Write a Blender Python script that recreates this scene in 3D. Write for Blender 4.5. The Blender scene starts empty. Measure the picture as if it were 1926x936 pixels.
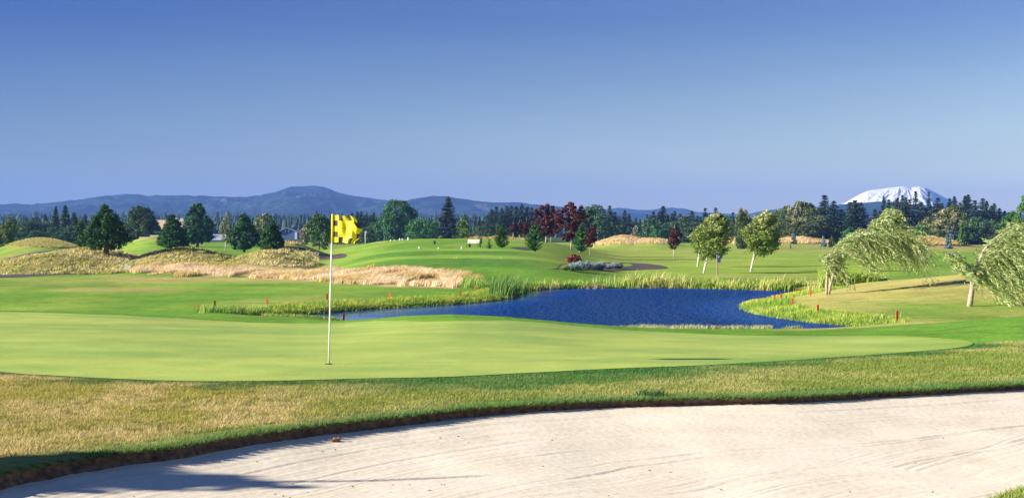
import bpy, math, random
import numpy as np
from math import radians, pi, sin, cos
rng = np.random.default_rng(7)
S = bpy.context.scene
COL = S.collection
F, CX, HY, CZ = 2646.0, 963.0, 438.0, 1.9      # focal length, centre and horizon of the photograph; eye height in metres

# ------------------------------------------------------------------ small helpers
def X(px, D): return (px - CX) / F * D
def ZP(py, D): return CZ - (py - HY) / F * D
def sstep(a, b, x):
    t = np.clip((np.asarray(x, float) - a) / (b - a), 0, 1); return t * t * (3 - 2 * t)
_lat = rng.random((257, 257))
def vnoise(x, y):
    x = np.asarray(x, float); y = np.asarray(y, float)
    xi = np.floor(x).astype(int); yi = np.floor(y).astype(int); fx = x - xi; fy = y - yi
    fx = fx * fx * (3 - 2 * fx); fy = fy * fy * (3 - 2 * fy)
    a = _lat[xi % 256, yi % 256]; b = _lat[(xi + 1) % 256, yi % 256]; c = _lat[xi % 256, (yi + 1) % 256]; d = _lat[(xi + 1) % 256, (yi + 1) % 256]
    return (a * (1 - fx) + b * fx) * (1 - fy) + (c * (1 - fx) + d * fx) * fy * 1.0
def fbm(x, y, o=4):
    s = 0; a = .5; t = 0
    for i in range(o):
        s = s + a * vnoise(x * 2 ** i + 17.3 * i, y * 2 ** i + 9.1 * i); t += a; a *= .5
    return s / t
def tag(o, label=None, cat=None, group=None, kind=None):
    if label: o['label'] = label
    if cat: o['category'] = cat
    if group: o['group'] = group
    if kind: o['kind'] = kind
    return o
def empty(name, loc):
    o = bpy.data.objects.new(name, None); o.empty_display_size = .3; COL.objects.link(o); o.location = loc; return o
def mesh_np(name, V, quads=None, tris=None, col=None, smooth=False):
    """mesh from numpy arrays; col = per-vertex rgb stored as attribute Col"""
    me = bpy.data.meshes.new(name)
    V = np.asarray(V, np.float32); me.vertices.add(len(V)); me.vertices.foreach_set('co', V.ravel())
    q = np.zeros((0, 4), np.int32) if quads is None else np.asarray(quads, np.int32)
    t = np.zeros((0, 3), np.int32) if tris is None else np.asarray(tris, np.int32)
    nl = q.size + t.size; me.loops.add(nl); me.loops.foreach_set('vertex_index', np.concatenate([q.ravel(), t.ravel()]))
    me.polygons.add(len(q) + len(t))
    st = np.concatenate([np.arange(len(q)) * 4, q.size + np.arange(len(t)) * 3]).astype(np.int32)
    me.polygons.foreach_set('loop_start', st)
    if smooth: me.polygons.foreach_set('use_smooth', np.ones(len(st), bool))
    me.update(calc_edges=True); me.validate()
    if col is not None:
        a = me.color_attributes.new('Col', 'FLOAT_COLOR', 'POINT')
        c = np.ones((len(V), 4), np.float32); c[:, :3] = col; a.data.foreach_set('color', c.ravel())
    return me
def obj(name, me, mat, parent=None, loc=None):
    o = bpy.data.objects.new(name, me); COL.objects.link(o)
    if mat: me.materials.append(mat)
    if parent: o.parent = parent
    if loc is not None: o.location = loc
    return o
def grid_quads(nr, nc, keep=None):
    i = np.arange(nr - 1)[:, None] * nc + np.arange(nc - 1)[None, :]
    q = np.stack([i, i + 1, i + nc + 1, i + nc], -1).reshape(-1, 4)
    return q if keep is None else q[keep.ravel()]
class MB:
    """collects boxes, tubes and strips into one mesh"""
    def __init__(s): s.v = []; s.f = []
    def box(s, c, d, rz=0, rx=0, taper=1.0):
        n = len(s.v)
        for sz in (-.5, .5):
            for sx, sy in ((-.5, -.5), (.5, -.5), (.5, .5), (-.5, .5)):
                k = taper if sz > 0 else 1
                x, y, z = sx * d[0] * k, sy * d[1] * k, sz * d[2]
                y, z = y * cos(rx) - z * sin(rx), y * sin(rx) + z * cos(rx)
                x, y = x * cos(rz) - y * sin(rz), x * sin(rz) + y * cos(rz)
                s.v.append((c[0] + x, c[1] + y, c[2] + z))
        for f in ((0, 3, 2, 1), (4, 5, 6, 7), (0, 1, 5, 4), (1, 2, 6, 5), (2, 3, 7, 6), (3, 0, 4, 7)): s.f.append(tuple(n + a for a in f))
        return s
    def tube(s, pts, rad, n=8):
        P = [np.array(p, float) for p in pts]
        if np.isscalar(rad): rad = [rad] * len(P)
        b = len(s.v); up = np.array((.13, .97, .2))
        for i, p in enumerate(P):
            d = P[min(i + 1, len(P) - 1)] - P[max(i - 1, 0)]; d /= np.linalg.norm(d) + 1e-9
            a = np.cross(d, up); a /= np.linalg.norm(a) + 1e-9; c = np.cross(a, d)
            for k in range(n):
                q = p + rad[i] * (cos(2 * pi * k / n) * a + sin(2 * pi * k / n) * c); s.v.append(tuple(q))
        for i in range(len(P) - 1):
            for k in range(n):
                k2 = (k + 1) % n; s.f.append((b + i * n + k, b + i * n + k2, b + (i + 1) * n + k2, b + (i + 1) * n + k))
        s.f.append(tuple(b + k for k in range(n))[::-1]); s.f.append(tuple(b + (len(P) - 1) * n + k for k in range(n)))
        return s
    def build(s, name, mat, parent=None, smooth=False, loc=None):
        me = bpy.data.meshes.new(name); me.from_pydata(s.v, [], s.f); me.update()
        if smooth:
            for p in me.polygons: p.use_smooth = True
        return obj(name, me, mat, parent, loc)

# ------------------------------------------------------------------ materials
def mat_plain(name, rgb, rough=.7, var=0.0, scale=8, metallic=0, spec=.3, bump=0):
    m = bpy.data.materials.new(name); m.use_nodes = True; nt = m.node_tree; b = nt.nodes['Principled BSDF']
    b.inputs['Roughness'].default_value = rough; b.inputs['Metallic'].default_value = metallic; b.inputs['Specular IOR Level'].default_value = spec
    b.inputs['Base Color'].default_value = (*rgb, 1)
    if var or bump:
        tc = nt.nodes.new('ShaderNodeTexCoord'); n = nt.nodes.new('ShaderNodeTexNoise'); n.inputs['Scale'].default_value = scale; n.inputs['Detail'].default_value = 5
        nt.links.new(tc.outputs['Object'], n.inputs['Vector'])
        r = nt.nodes.new('ShaderNodeMapRange'); r.inputs[3].default_value = 1 - var; r.inputs[4].default_value = 1 + var; r.inputs[1].default_value = .3; r.inputs[2].default_value = .7
        nt.links.new(n.outputs[0], r.inputs[0])
        v = nt.nodes.new('ShaderNodeVectorMath'); v.operation = 'SCALE'; v.inputs[0].default_value = rgb; nt.links.new(r.outputs[0], v.inputs['Scale'])
        nt.links.new(v.outputs[0], b.inputs['Base Color'])
        if bump:
            bp = nt.nodes.new('ShaderNodeBump'); bp.inputs['Strength'].default_value = bump; bp.inputs['Distance'].default_value = .02
            nt.links.new(n.outputs[0], bp.inputs['Height']); nt.links.new(bp.outputs[0], b.inputs['Normal'])
    return m
def mat_col(name, noises=(), rough=.8, spec=.15, transl=0.0, bump=None, tint=None):
    """base colour from the Col attribute, multiplied by world-space noises [(scale, amount, (sx,sy,sz)?)]"""
    m = bpy.data.materials.new(name); m.use_nodes = True; nt = m.node_tree; L = nt.links; b = nt.nodes['Principled BSDF']
    b.inputs['Roughness'].default_value = rough; b.inputs['Specular IOR Level'].default_value = spec
    at = nt.nodes.new('ShaderNodeAttribute'); at.attribute_name = 'Col'; cur = at.outputs['Color']
    geo = nt.nodes.new('ShaderNodeNewGeometry')
    hs = []
    for sc, am in noises:
        n = nt.nodes.new('ShaderNodeTexNoise'); n.inputs['Scale'].default_value = sc; n.inputs['Detail'].default_value = 3
        L.new(geo.outputs['Position'], n.inputs['Vector'])
        r = nt.nodes.new('ShaderNodeMapRange'); r.inputs[1].default_value = .28; r.inputs[2].default_value = .72; r.inputs[3].default_value = 1 - am; r.inputs[4].default_value = 1 + am
        r.clamp = False
        L.new(n.outputs[0], r.inputs[0])
        v = nt.nodes.new('ShaderNodeVectorMath'); v.operation = 'SCALE'; L.new(cur, v.inputs[0]); L.new(r.outputs[0], v.inputs['Scale']); cur = v.outputs[0]
    L.new(cur, b.inputs['Base Color'])
    if bump:
        n = nt.nodes.new('ShaderNodeTexNoise'); n.inputs['Scale'].default_value = bump[0]; n.inputs['Detail'].default_value = 4
        L.new(geo.outputs['Position'], n.inputs['Vector'])
        bp = nt.nodes.new('ShaderNodeBump'); bp.inputs['Strength'].default_value = bump[1]; bp.inputs['Distance'].default_value = bump[2]
        L.new(n.outputs[0], bp.inputs['Height']); L.new(bp.outputs[0], b.inputs['Normal'])
    if transl:
        t = nt.nodes.new('ShaderNodeBsdfTranslucent'); L.new(cur, t.inputs[0]); mx = nt.nodes.new('ShaderNodeMixShader'); mx.inputs[0].default_value = transl
        L.new(b.outputs[0], mx.inputs[1]); L.new(t.outputs[0], mx.inputs[2]); L.new(mx.outputs[0], nt.nodes['Material Output'].inputs[0])
    return m

# ------------------------------------------------------------------ pond outline (on the plane z = WZ)
WZ = -2.1
POND_PX = [(500,596),(530,592),(590,589),(650,583.5),(720,579),(800,574),(870,570),(920,565),(950,560),(968,553),(985,547),(1020,544),(1100,542.5),(1200,541.5),
 (1300,542),(1400,544.5),(1480,547),(1530,549),(1548,550.5),(1530,553),(1500,556.5),(1465,562),(1425,568),(1405,574),(1406,580),(1430,590),(1480,599),(1540,607),(1590,612),(1612,615),
 (1560,620),(1490,624),(1350,625),(1200,624),(1080,626),(1000,634),(850,634),(720,618),(640,604),(570,601),(520,600)]
def on_water(p): D = (CZ - WZ) * F / (p[1] - HY); return (X(p[0], D), D)
POND = np.array([on_water(p) for p in POND_PX])
def poly_sd(P, x, y):
    """signed distance to polygon P (negative inside)"""
    x = np.asarray(x, float); y = np.asarray(y, float); d = np.full(x.shape, 1e9); ins = np.zeros(x.shape, bool)
    n = len(P)
    for i in range(n):
        ax, ay = P[i]; bx, by = P[(i + 1) % n]; ex, ey = bx - ax, by - ay
        t = np.clip(((x - ax) * ex + (y - ay) * ey) / (ex * ex + ey * ey + 1e-12), 0, 1)
        d = np.minimum(d, np.hypot(x - ax - t * ex, y - ay - t * ey))
        c = ((ay > y) != (by > y)) & (x < (bx - ax) * (y - ay) / (by - ay + 1e-12) + ax); ins ^= c
    return np.where(ins, -d, d)

# ------------------------------------------------------------------ terrain height z(px, D): px is the bearing, D the distance north
def edgeD(px): return np.interp(px, [-400, 0, 600, 1200, 1600, 1900], [34, 34, 33, 31, 29, 28])
def edgeY(px): return np.interp(px, [-400, 0, 120, 240, 360, 480, 560, 640, 700, 760, 850, 950, 1010, 1080, 1140, 1200, 1350, 1500, 1600, 1750, 1926, 2400],
                                [583, 583.5, 586, 590, 597, 604, 606.5, 605, 601, 595.5, 592.5, 597, 603, 610, 615, 619, 625.5, 627, 627, 622, 612, 600])
def hterrain(px, D):
    px = np.asarray(px, float); D = np.asarray(D, float)
    De = edgeD(px); ze = ZP(edgeY(px), De) - .03
    tilt = np.interp(px, [-400, 600, 1926, 2600], [0.02, 0.03, 0.06, 0.08])
    plat = tilt + (ze - tilt) * np.clip((D - 19) / (De - 19), 0, 1) ** 1.35
    plat = plat + 0.035 * np.exp(-((D - 26.5) / 2.2) ** 2) + .03 * (fbm(px / 300, D / 6, 2) - .5)
    zb = np.interp(D, [40, 60, 120, 180, 500, 1500, 9000], [-1.75, -1.78, -1.75, -1.65, -1.25, -1.9, -2.0])
    fall = np.interp(px, [-400, 400, 1500, 1700, 1926], [19, 17, 17, 26, 34])
    t = sstep(0, 1, (D - De) / fall)
    z = plat * (1 - t) + zb * t
    z = z + .10 * (fbm(px / 90 + 3, D / 14, 3) - .5) * sstep(60, 130, D)
    def add(z, pc, Dc, ytop, w, wd):
        zt = ZP(ytop, Dc); b = float(np.interp(Dc, [40, 120, 180, 500, 1500], [-1.75, -1.75, -1.65, -1.25, -1.9]))
        k = np.exp(-((px - pc) / w) ** 2 - ((D - Dc) / wd) ** 2)
        h = zb + (zt - b) * k
        return np.maximum(z, h) + .06 * np.exp(-np.abs(z - h) / .12) * np.clip(k * 8 - .4, 0, 1)
    # tee hill
    k = np.exp(-(np.abs(px - 868) / 232) ** 4)
    hill = np.interp(D, [100, 108, 116, 121, 123, 134, 139.5, 141.5, 152, 168, 192, 225, 270, 330],
                     [-1.75, -1.35, -.72, -.33, -.29, -.26, .12, .17, .20, .50, 1.02, 1.0, .1, -1.3])
    kk = k * sstep(98, 110, D) * (1 - sstep(250, 330, D))
    z = z * (1 - kk) + np.maximum(hill, z) * kk
    for a in [(95, 135, 478, 110, 9), (165, 154, 467, 120, 9), (345, 152, 467, 110, 9), (330, 129, 491, 130, 8), (510, 142, 472, 85, 10), (75, 208, 448.5, 92, 24),
              (290, 232, 445, 80, 26), (540, 180, 457, 80, 16), (1170, 330, 446, 48, 26), (1225, 325, 451, 60, 26), (1388, 400, 449, 34, 14), (1500, 410, 448.5, 50, 14), (1735, 330, 448, 75, 16), (940, 262, 447, 50, 14),
              (1980, 86, 506, 340, 15), (-250, 150, 465, 200, 20), (2300, 120, 480, 250, 30)]:
        z = add(z, *a)
    # pond basin
    x = X(px, D)
    near = (D > 40) & (D < 130)
    sd = np.full(np.broadcast(px, D).shape, 99.0)
    xb = np.broadcast_to(x, sd.shape); Db = np.broadcast_to(D, sd.shape)
    nb = np.broadcast_to(near, sd.shape)
    if nb.any(): sd[nb] = poly_sd(POND, xb[nb], Db[nb])
    bank = np.where(sd < 0, WZ - np.minimum(.5, -sd * .25), WZ + .05 + .10 * sd)
    t = sstep(0, 5.0, sd)
    return np.where(nb & (sd < 5), np.minimum(z, bank) * (1 - t) + z * t, z)
def H(px, D): return float(hterrain(np.array([float(px)]), np.array([float(D)]))[0])
_Ds = 8 * np.exp(np.arange(0, 620) * .0075)
def ground_at(px, py, near=0):
    """first point of the terrain seen at pixel (px, py), at least `near` metres away"""
    z = hterrain(np.full(_Ds.shape, float(px)), _Ds); s = HY + (CZ - z) * F / _Ds
    for i in range(1, len(_Ds)):
        if _Ds[i] > near and s[i] <= py: return _Ds[i]
    return _Ds[-1]
# ================================================================== COLOURS (albedo)
C_FAIR = np.array((.15, .30, .034)); C_FAIR2 = np.array((.26, .38, .055)); C_DRY = np.array((.46, .36, .13)); C_ROUGH = np.array((.33, .30, .09))
C_STRAW = np.array((.60, .45, .20)); C_YG = np.array((.26, .34, .05)); C_DKG = np.array((.05, .15, .03))
def mix(c, d, w): w = np.asarray(w)[..., None]; return c * (1 - w) + d * w
def box(px, py, x0, x1, y0, y1, sx=12, sy=2.5):
    return sstep(x0 - sx, x0 + sx, px) * (1 - sstep(x1 - sx, x1 + sx, px)) * sstep(y0 - sy, y0 + sy, py) * (1 - sstep(y1 - sy, y1 + sy, py))

def fesc(px, py, n=None):
    top = np.interp(px, [235, 260, 330, 450, 590, 602, 640, 700, 800, 870, 910], [513, 503, 499, 496, 492, 508, 512, 507, 508, 514, 524])
    bot = np.interp(px, [235, 300, 480, 560, 620, 700, 800, 850, 880, 910], [513, 518, 523, 526, 529, 534, 541, 545, 540, 526])
    n = 0 if n is None else n
    return sstep(0, 2.5, py - top - n) * sstep(0, 2.0, bot - py + n)
# ------------------------------------------------------------------ bunker outline
LIP_PX = [(-700,1010),(-300,945),(-120,918),(0,894),(60,882),(130,868),(250,849),(330,840),(400,829),(500,815),(600,801),(700,787),(800,774),(900,765),(1000,758),(1150,751),(1300,747),(1450,744),(1600,738),(1750,731),(1926,720),(2100,706),(2300,700)]
_l = [(px, ground_at(px, py + 3)) for px, py in LIP_PX]
_near = [(2420, 15.0), (2350, 12.5), (2150, 10.7), (1960, 10.1), (1905, 9.86), (1850, 9.5), (1700, 9.0), (1300, 8.2), (900, 7.6), (400, 7.2), (-200, 7.2), (-700, 7.8)]
_lw = [(X(p, d), d) for p, d in _l] + [(X(p, d), d) for p, d in _near]
def resample(P, step, closed=True, jit=0.0):
    P = [np.array(p) for p in P]; out = []
    n = len(P)
    for i in range(n if closed else n - 1):
        p0, p1, p2, p3 = P[(i - 1) % n], P[i], P[(i + 1) % n], P[(i + 2) % n]
        if not closed: p0 = P[max(i - 1, 0)]; p3 = P[min(i + 2, n - 1)]
        k = max(1, int(np.linalg.norm(p2 - p1) / step))
        for j in range(k):
            t = j / k; out.append(.5 * ((2 * p1) + (-p0 + p2) * t + (2 * p0 - 5 * p1 + 4 * p2 - p3) * t * t + (-p0 + 3 * p1 - 3 * p2 + p3) * t ** 3))
    if not closed: out.append(P[-1])
    return np.array(out)
BUNK = resample(_lw, .12)
_s = np.arange(len(BUNK))
_t = np.roll(BUNK, -1, 0) - np.roll(BUNK, 1, 0); _nrm = np.stack([-_t[:, 1], _t[:, 0]], 1); _nrm /= np.linalg.norm(_nrm, axis=1)[:, None]
BUNK = BUNK + _nrm * (((fbm(_s / 9.0, _s * 0, 3)) - .5) * .22)[:, None]
_nl = int((BUNK[:, 1] > 0).sum())
def hw(x, y): return hterrain(CX + np.asarray(x) * F / np.asarray(y), y)
def sand_z(x, y, sd):
    base = hw(x, np.maximum(y, 5)); s = np.maximum(-sd, 0)
    z = base - np.interp(x, [-3.5, -1, 4, 8], [.105, .085, .065, .06]) - .16 * (1 - np.exp(-s / 1.3))
    w = fbm(x / 1.7, y / 1.7, 2)
    v = s + .16 * (w - .5)
    z = z + .022 * (fbm(x / 1.1 + 5, y / 1.1, 3) - .5)
    rake = (vnoise(v * 14, x * .3) - .5) * .0065 * (.3 + .9 * vnoise(x * .5 + 31, y * .9)) + (vnoise(v * 34, x * .6 + 7) - .5) * .005
    z = z + rake
    ang = 0.30 * x
    for v0, k, a, x0, x1 in ((.75, .00, .006, -4, 0), (1.25, .02, .005, -3, 4), (1.9, .03, .008, 0, 6), (2.9, -.22, .010, .5, 6), (2.5, -.15, .012, 1, 6), (.45, .01, .012, 2, 6), (3.6, -.25, .014, 2, 7)):
        c = v0 + k * (x - x0) + .05 * (vnoise(x * .7, x * 0 + v0 * 9) - .5)
        on = sstep(x0 - .6, x0 + .4, x) * (1 - sstep(x1 - .4, x1 + .6, x)) * (.5 + .5 * vnoise(x * 9, x * 0 + v0))
        z = z - a * np.exp(-((v - c) / .022) ** 2) * on + a * .5 * np.exp(-((v - c + .05) / .03) ** 2) * on
    z = z + (vnoise(x * 38, y * 38) - .5) * .0032 + (vnoise(x * 90, y * 90) - .5) * .002
    return z

# ------------------------------------------------------------------ putting green outline (px, D)
GF_PX = [(-700,640),(-300,672),(0,702),(100,708),(250,716),(420,718),(600,716),(800,712),(950,706),(1100,698),(1300,689),(1450,682),(1600,672),(1720,663),(1800,655),(1830,648)]
GB_PX = [(1815,641),(1760,636),(1680,632),(1600,631.5),(1500,632),(1400,631),(1300,627),(1200,621),(1100,614.5),(1000,606),(900,604),(800,606),(700,602),(600,601),(480,601),(360,597),(240,592),(120,588.5),(0,586),(-300,588),(-700,600)]
def first_at(px, py):
    return ground_at(px, py)
_g = [(X(p, d), d) for p, d in [(p, first_at(p, y)) for p, y in GF_PX]]
_b = []
for p, y in GB_PX:
    d = min(first_at(p, y + .6), float(edgeD(p)) - .2); _b.append((X(p, d), d))
GREEN = resample(_g + _b, .3)

# ------------------------------------------------------------------ GROUND
cols = np.concatenate([np.linspace(-4200, -110, 60), np.arange(-60, 1990, 3.6), np.linspace(2040, 6200, 60)])
rows = np.concatenate([[2.5, 4, 5.5], np.arange(6.5, 14, .11), 14 * np.exp(np.arange(0, int(math.log(1600 / 14) / .0095)) * .0095), np.array([1800, 2300, 3000, 4000, 5500, 7500, 9500])])
PXg, Dg = np.meshgrid(cols, rows)
Zg = hterrain(PXg, Dg); Xg = X(PXg, Dg)
sdb = np.full(Zg.shape, 9.0); nr = Dg < 24; sdb[nr] = poly_sd(BUNK, Xg[nr], Dg[nr])
sdg = np.full(Zg.shape, 9.0); nr2 = (Dg < 40) & (Dg > 14); sdg[nr2] = poly_sd(GREEN, Xg[nr2], Dg[nr2])
Zg = Zg - .03 * (1 - sstep(-.5, -.12, sdg))
sdp = np.full(Zg.shape, 99.0); nr3 = (Dg < 125) & (Dg > 45); sdp[nr3] = poly_sd(POND, Xg[nr3], Dg[nr3])
def ground_colour(px, D, x, z, sdp):
    py = HY + (CZ - z) / D * F
    n1 = fbm(x / 6 + 2, D / 9 + 5, 4); n2 = fbm(x / 25 + 9, D / 60 + 1, 3); n3 = fbm(x / 1.5, D / 1.5, 3)
    c = mix(np.broadcast_to(C_FAIR, px.shape + (3,)), C_FAIR2, np.clip((n1 - .38) * 3.2, 0, 1))
    far = sstep(45, 60, D)
    # fairway left: dry streaks
    c = mix(c, C_DRY, .75 * box(px, py, 110, 330, 541, 548, 50, 3) * np.clip((n1 - .30) * 4, 0, 1))
    c = mix(c, C_DRY, .8 * box(px, py, 215, 640, 517, 530, 60, 4) * np.clip((n1 - .32) * 4, 0, 1))
    c = mix(c, C_DRY, .5 * box(px, py, -200, 500, 520, 575, 60, 6) * far * np.clip((n2 - .52) * 8, 0, 1))
    c = mix(c, C_DRY, .6 * box(px, py, 420, 960, 556, 580, 50, 5) * far * np.clip((n1 - .42) * 5, 0, 1))
    # dry mounds
    dm = sstep(118, 123, D + 8 * (n1 - .5)) * (1 - sstep(170, 190, D)) * (1 - sstep(560, 640, px))
    c = mix(c, C_ROUGH * .72 * (1 + .35 * (n3[..., None] - .5)), dm * sstep(1, 3, 3.9 - 0 * D))  # rough tone darkened: shade between the grass tufts put into the ground colour
    c = mix(c, C_STRAW, dm * np.clip((n1 - .45) * 4, 0, 1) * .6)
    # straw under the tall grass
    c = mix(c, C_STRAW * .9, fesc(px, py, (n1 - .5) * 16) * sstep(84, 88, D) * (1 - sstep(126, 130, D)))
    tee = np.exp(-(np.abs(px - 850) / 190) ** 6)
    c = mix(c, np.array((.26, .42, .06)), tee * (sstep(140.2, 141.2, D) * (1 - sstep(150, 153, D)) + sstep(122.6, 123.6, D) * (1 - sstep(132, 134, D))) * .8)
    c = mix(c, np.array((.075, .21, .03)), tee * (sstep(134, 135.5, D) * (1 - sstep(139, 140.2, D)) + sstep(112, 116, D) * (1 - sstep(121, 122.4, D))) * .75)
    # far left: dry cap, green fairway
    c = mix(c, C_ROUGH, np.exp(-((px - 75) / 75) ** 4 - ((D - 205) / 16) ** 2) * .9)
    c = mix(c, C_DRY, box(px, py, 120, 300, 441, 452, 20, 2) * sstep(200, 215, D) * .5)
    c = mix(c, C_YG, box(px, py, 540, 660, 455, 478, 15, 2) * .7)
    c = mix(c, C_STRAW, box(px, py, 525, 720, 440, 456, 15, 2) * .7)
    # right fairway
    gr = (px > 1095) & (D > 110)
    c = mix(c, C_DRY, box(px, py, 1110, 1255, 440, 462, 25, 3) * .9)
    c = mix(c, C_DRY * .8 + C_YG * .2, box(px, py, 1115, 1330, 464, 486, 50, 4) * (.35 + .5 * np.clip((n2 - .4) * 4, 0, 1)))
    c = mix(c, C_DRY, box(px, py, 1060, 1420, 492, 496, 60, 2.5) * .5)
    c = mix(c, C_DRY, box(px, py, 1290, 1530, 516, 524, 60, 3) * .55 * np.clip((n1 - .3) * 4, 0, 1))
    c = mix(c, C_YG * 1.3, box(px, py, 1000, 1700, 440, 540, 60, 5) * sstep(110, 130, D) * .6)
    c = mix(c, C_STRAW, box(px, py, 1360, 1560, 438, 458, 20, 1.5) * sstep(300, 340, D) * .85)
    c = mix(c, C_DRY, box(px, py, 1660, 1850, 438, 478, 30, 3) * sstep(230, 300, D) * (.35 + .6 * np.clip((n1 - .4) * 4, 0, 1)))
    c = mix(c, C_DRY * .9, box(px, py, 1380, 1640, 452, 475, 60, 3) * .35 * np.clip((n2 - .35) * 5, 0, 1))
    # right hill
    hl = sstep(45, 56, D) * (1 - sstep(104, 112, D)) * sstep(1380, 1540, px)
    c = mix(c, C_YG * .45 + C_DRY * .75, hl * .8)
    c = mix(c, C_DRY * 1.05 + C_YG * .15, hl * np.clip((n1 - .42) * 5, 0, 1) * .6)
    c = mix(c, C_FAIR, hl * box(px, py, 1620, 2100, 565, 603, 80, 6) * np.clip((n1 - .38) * 4, 0, 1) * .8)
    c = mix(c, C_DRY, hl * box(px, py, 1450, 1780, 612, 628, 60, 5) * .5)
    # pond bank
    c = mix(c, C_YG * .8, (1 - sstep(.5, 2.5, sdp)) * .8)
    c = mix(c, np.array((.05, .045, .02)), (1 - sstep(0, .35, sdp)) * .9)
    # near rough
    nearr = 1 - sstep(24, 26, D) ; g = 1 - sstep(450, 1050, px + 300 * (n1 - .5))
    cr = mix(np.broadcast_to(np.array((.26, .30, .075)), px.shape + (3,)), np.array((.42, .33, .11)), g * np.clip((n1 - .25) * 3, .25, 1))
    c = mix(c, cr, nearr * (D < 26))
    # green collar behind and right of the putting surface
    col = sstep(24, 26, D) * (1 - sstep(45, 58, D)); c = mix(c, np.array((.15, .31, .035)), col * .85)
    c = mix(c, np.array((.15, .31, .035)), sstep(1700, 1800, px) * sstep(19.5, 21.5, D) * (1 - sstep(26, 30, D)))
    # far plain
    c = mix(c, np.array((.06, .10, .03)), sstep(430, 520, D))
    return c
Cg = ground_colour(PXg, Dg, Xg, Zg, sdp)
a = sdb
keep = (np.minimum(np.minimum(a[:-1, :-1], a[1:, :-1]), np.minimum(a[:-1, 1:], a[1:, 1:])) > 0.0)
M_ground = mat_col('turf', [(.22, .16), (1.2, .16), (6, .20), (28, .18)], rough=.9, spec=.05, bump=(11, .5, .05))
me = mesh_np('ground', np.stack([Xg, Dg, Zg], -1).reshape(-1, 3), quads=grid_quads(len(rows), len(cols), keep), col=Cg.reshape(-1, 3), smooth=True)
tag(obj('ground', me, M_ground), kind='structure')

# turf edge strip round the bunker plus the cut soil lip
nB = len(BUNK); outs = [0, .08, .2, .4, .6]
Pn = []
orient = np.sign(poly_sd(BUNK, BUNK[:, 0] + _nrm[:, 0] * .3, BUNK[:, 1] + _nrm[:, 1] * .3)[:].mean())
NO = _nrm * orient
V = []; C = []
for k, o_ in enumerate(outs):
    P = BUNK + NO * (o_ - .02); z = hw(P[:, 0], P[:, 1]) + (.012 if k < 4 else -.03) - (.02 if k == 0 else 0)
    V.append(np.stack([P[:, 0], P[:, 1], z], 1))
    px = CX + P[:, 0] * F / P[:, 1]
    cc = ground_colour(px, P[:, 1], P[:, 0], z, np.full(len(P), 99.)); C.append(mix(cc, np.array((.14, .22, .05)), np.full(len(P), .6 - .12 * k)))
V = np.concatenate(V); C = np.concatenate(C)
i = np.arange(nB); j = (i + 1) % nB
Q = np.concatenate([np.stack([k * nB + i, k * nB + j, (k + 1) * nB + j, (k + 1) * nB + i], 1) for k in range(len(outs) - 1)])
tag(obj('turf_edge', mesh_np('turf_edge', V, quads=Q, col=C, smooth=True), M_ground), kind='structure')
V = []
zt = hw(BUNK[:, 0], BUNK[:, 1])
for k, (o_, dz) in enumerate(((.0, .0), (.012, -.02), (.03, -.045), (.0, -.07), (-.05, -.13), (-.08, -.3))):
    w = (fbm(_s / 3.0 + k * 9, _s * 0 + k, 3) - .5) * .07 * (k > 0)
    P = BUNK + NO * (o_ + w)[:, None] if np.ndim(w) else BUNK + NO * o_
    V.append(np.stack([P[:, 0], P[:, 1], zt + dz], 1))
V = np.concatenate(V)
Q = np.concatenate([np.stack([k * nB + i, (k + 1) * nB + i, (k + 1) * nB + j, k * nB + j], 1) for k in range(5)])
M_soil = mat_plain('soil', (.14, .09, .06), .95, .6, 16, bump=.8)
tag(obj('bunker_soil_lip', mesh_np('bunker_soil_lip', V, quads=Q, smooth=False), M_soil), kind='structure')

# ------------------------------------------------------------------ SAND
xs = np.arange(-8.6, 10.2, .022); ys = np.arange(6.8, 19.8, .022)
XX, YY = np.meshgrid(xs, ys)
vis = np.ones(XX.shape, bool)
sd = np.full(XX.shape, 9.0); sd[vis] = poly_sd(BUNK[::3], XX[vis], YY[vis])
ZZ = sand_z(XX, YY, sd)
kp = (sd[:-1, :-1] < .10) & vis[:-1, :-1] & vis[1:, 1:] & vis[1:, :-1] & vis[:-1, 1:]
M_sand = bpy.data.materials.new('sand'); M_sand.use_nodes = True; nt = M_sand.node_tree; b = nt.nodes['Principled BSDF']; b.inputs['Roughness'].default_value = .95; b.inputs['Specular IOR Level'].default_value = .1
geo = nt.nodes.new('ShaderNodeNewGeometry'); n1 = nt.nodes.new('ShaderNodeTexNoise'); n1.inputs['Scale'].default_value = 160; n1.inputs['Detail'].default_value = 2
n2 = nt.nodes.new('ShaderNodeTexNoise'); n2.inputs['Scale'].default_value = 1.3; n2.inputs['Detail'].default_value = 4
nt.links.new(geo.outputs['Position'], n1.inputs['Vector']); nt.links.new(geo.outputs['Position'], n2.inputs['Vector'])
cr = nt.nodes.new('ShaderNodeValToRGB'); cr.color_ramp.elements[0].position = .28; cr.color_ramp.elements[0].color = (.58, .50, .38, 1); cr.color_ramp.elements[1].position = .5; cr.color_ramp.elements[1].color = (.86, .77, .61, 1)
e = cr.color_ramp.elements.new(.75); e.color = (.90, .83, .69, 1)
mx = nt.nodes.new('ShaderNodeMix'); mx.data_type = 'RGBA'; mx.blend_type = 'MULTIPLY'; mx.inputs[0].default_value = 1
cr2 = nt.nodes.new('ShaderNodeValToRGB'); cr2.color_ramp.elements[0].position = .3; cr2.color_ramp.elements[0].color = (.86, .84, .82, 1); cr2.color_ramp.elements[1].position = .7; cr2.color_ramp.elements[1].color = (1, 1, 1, 1)
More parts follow.
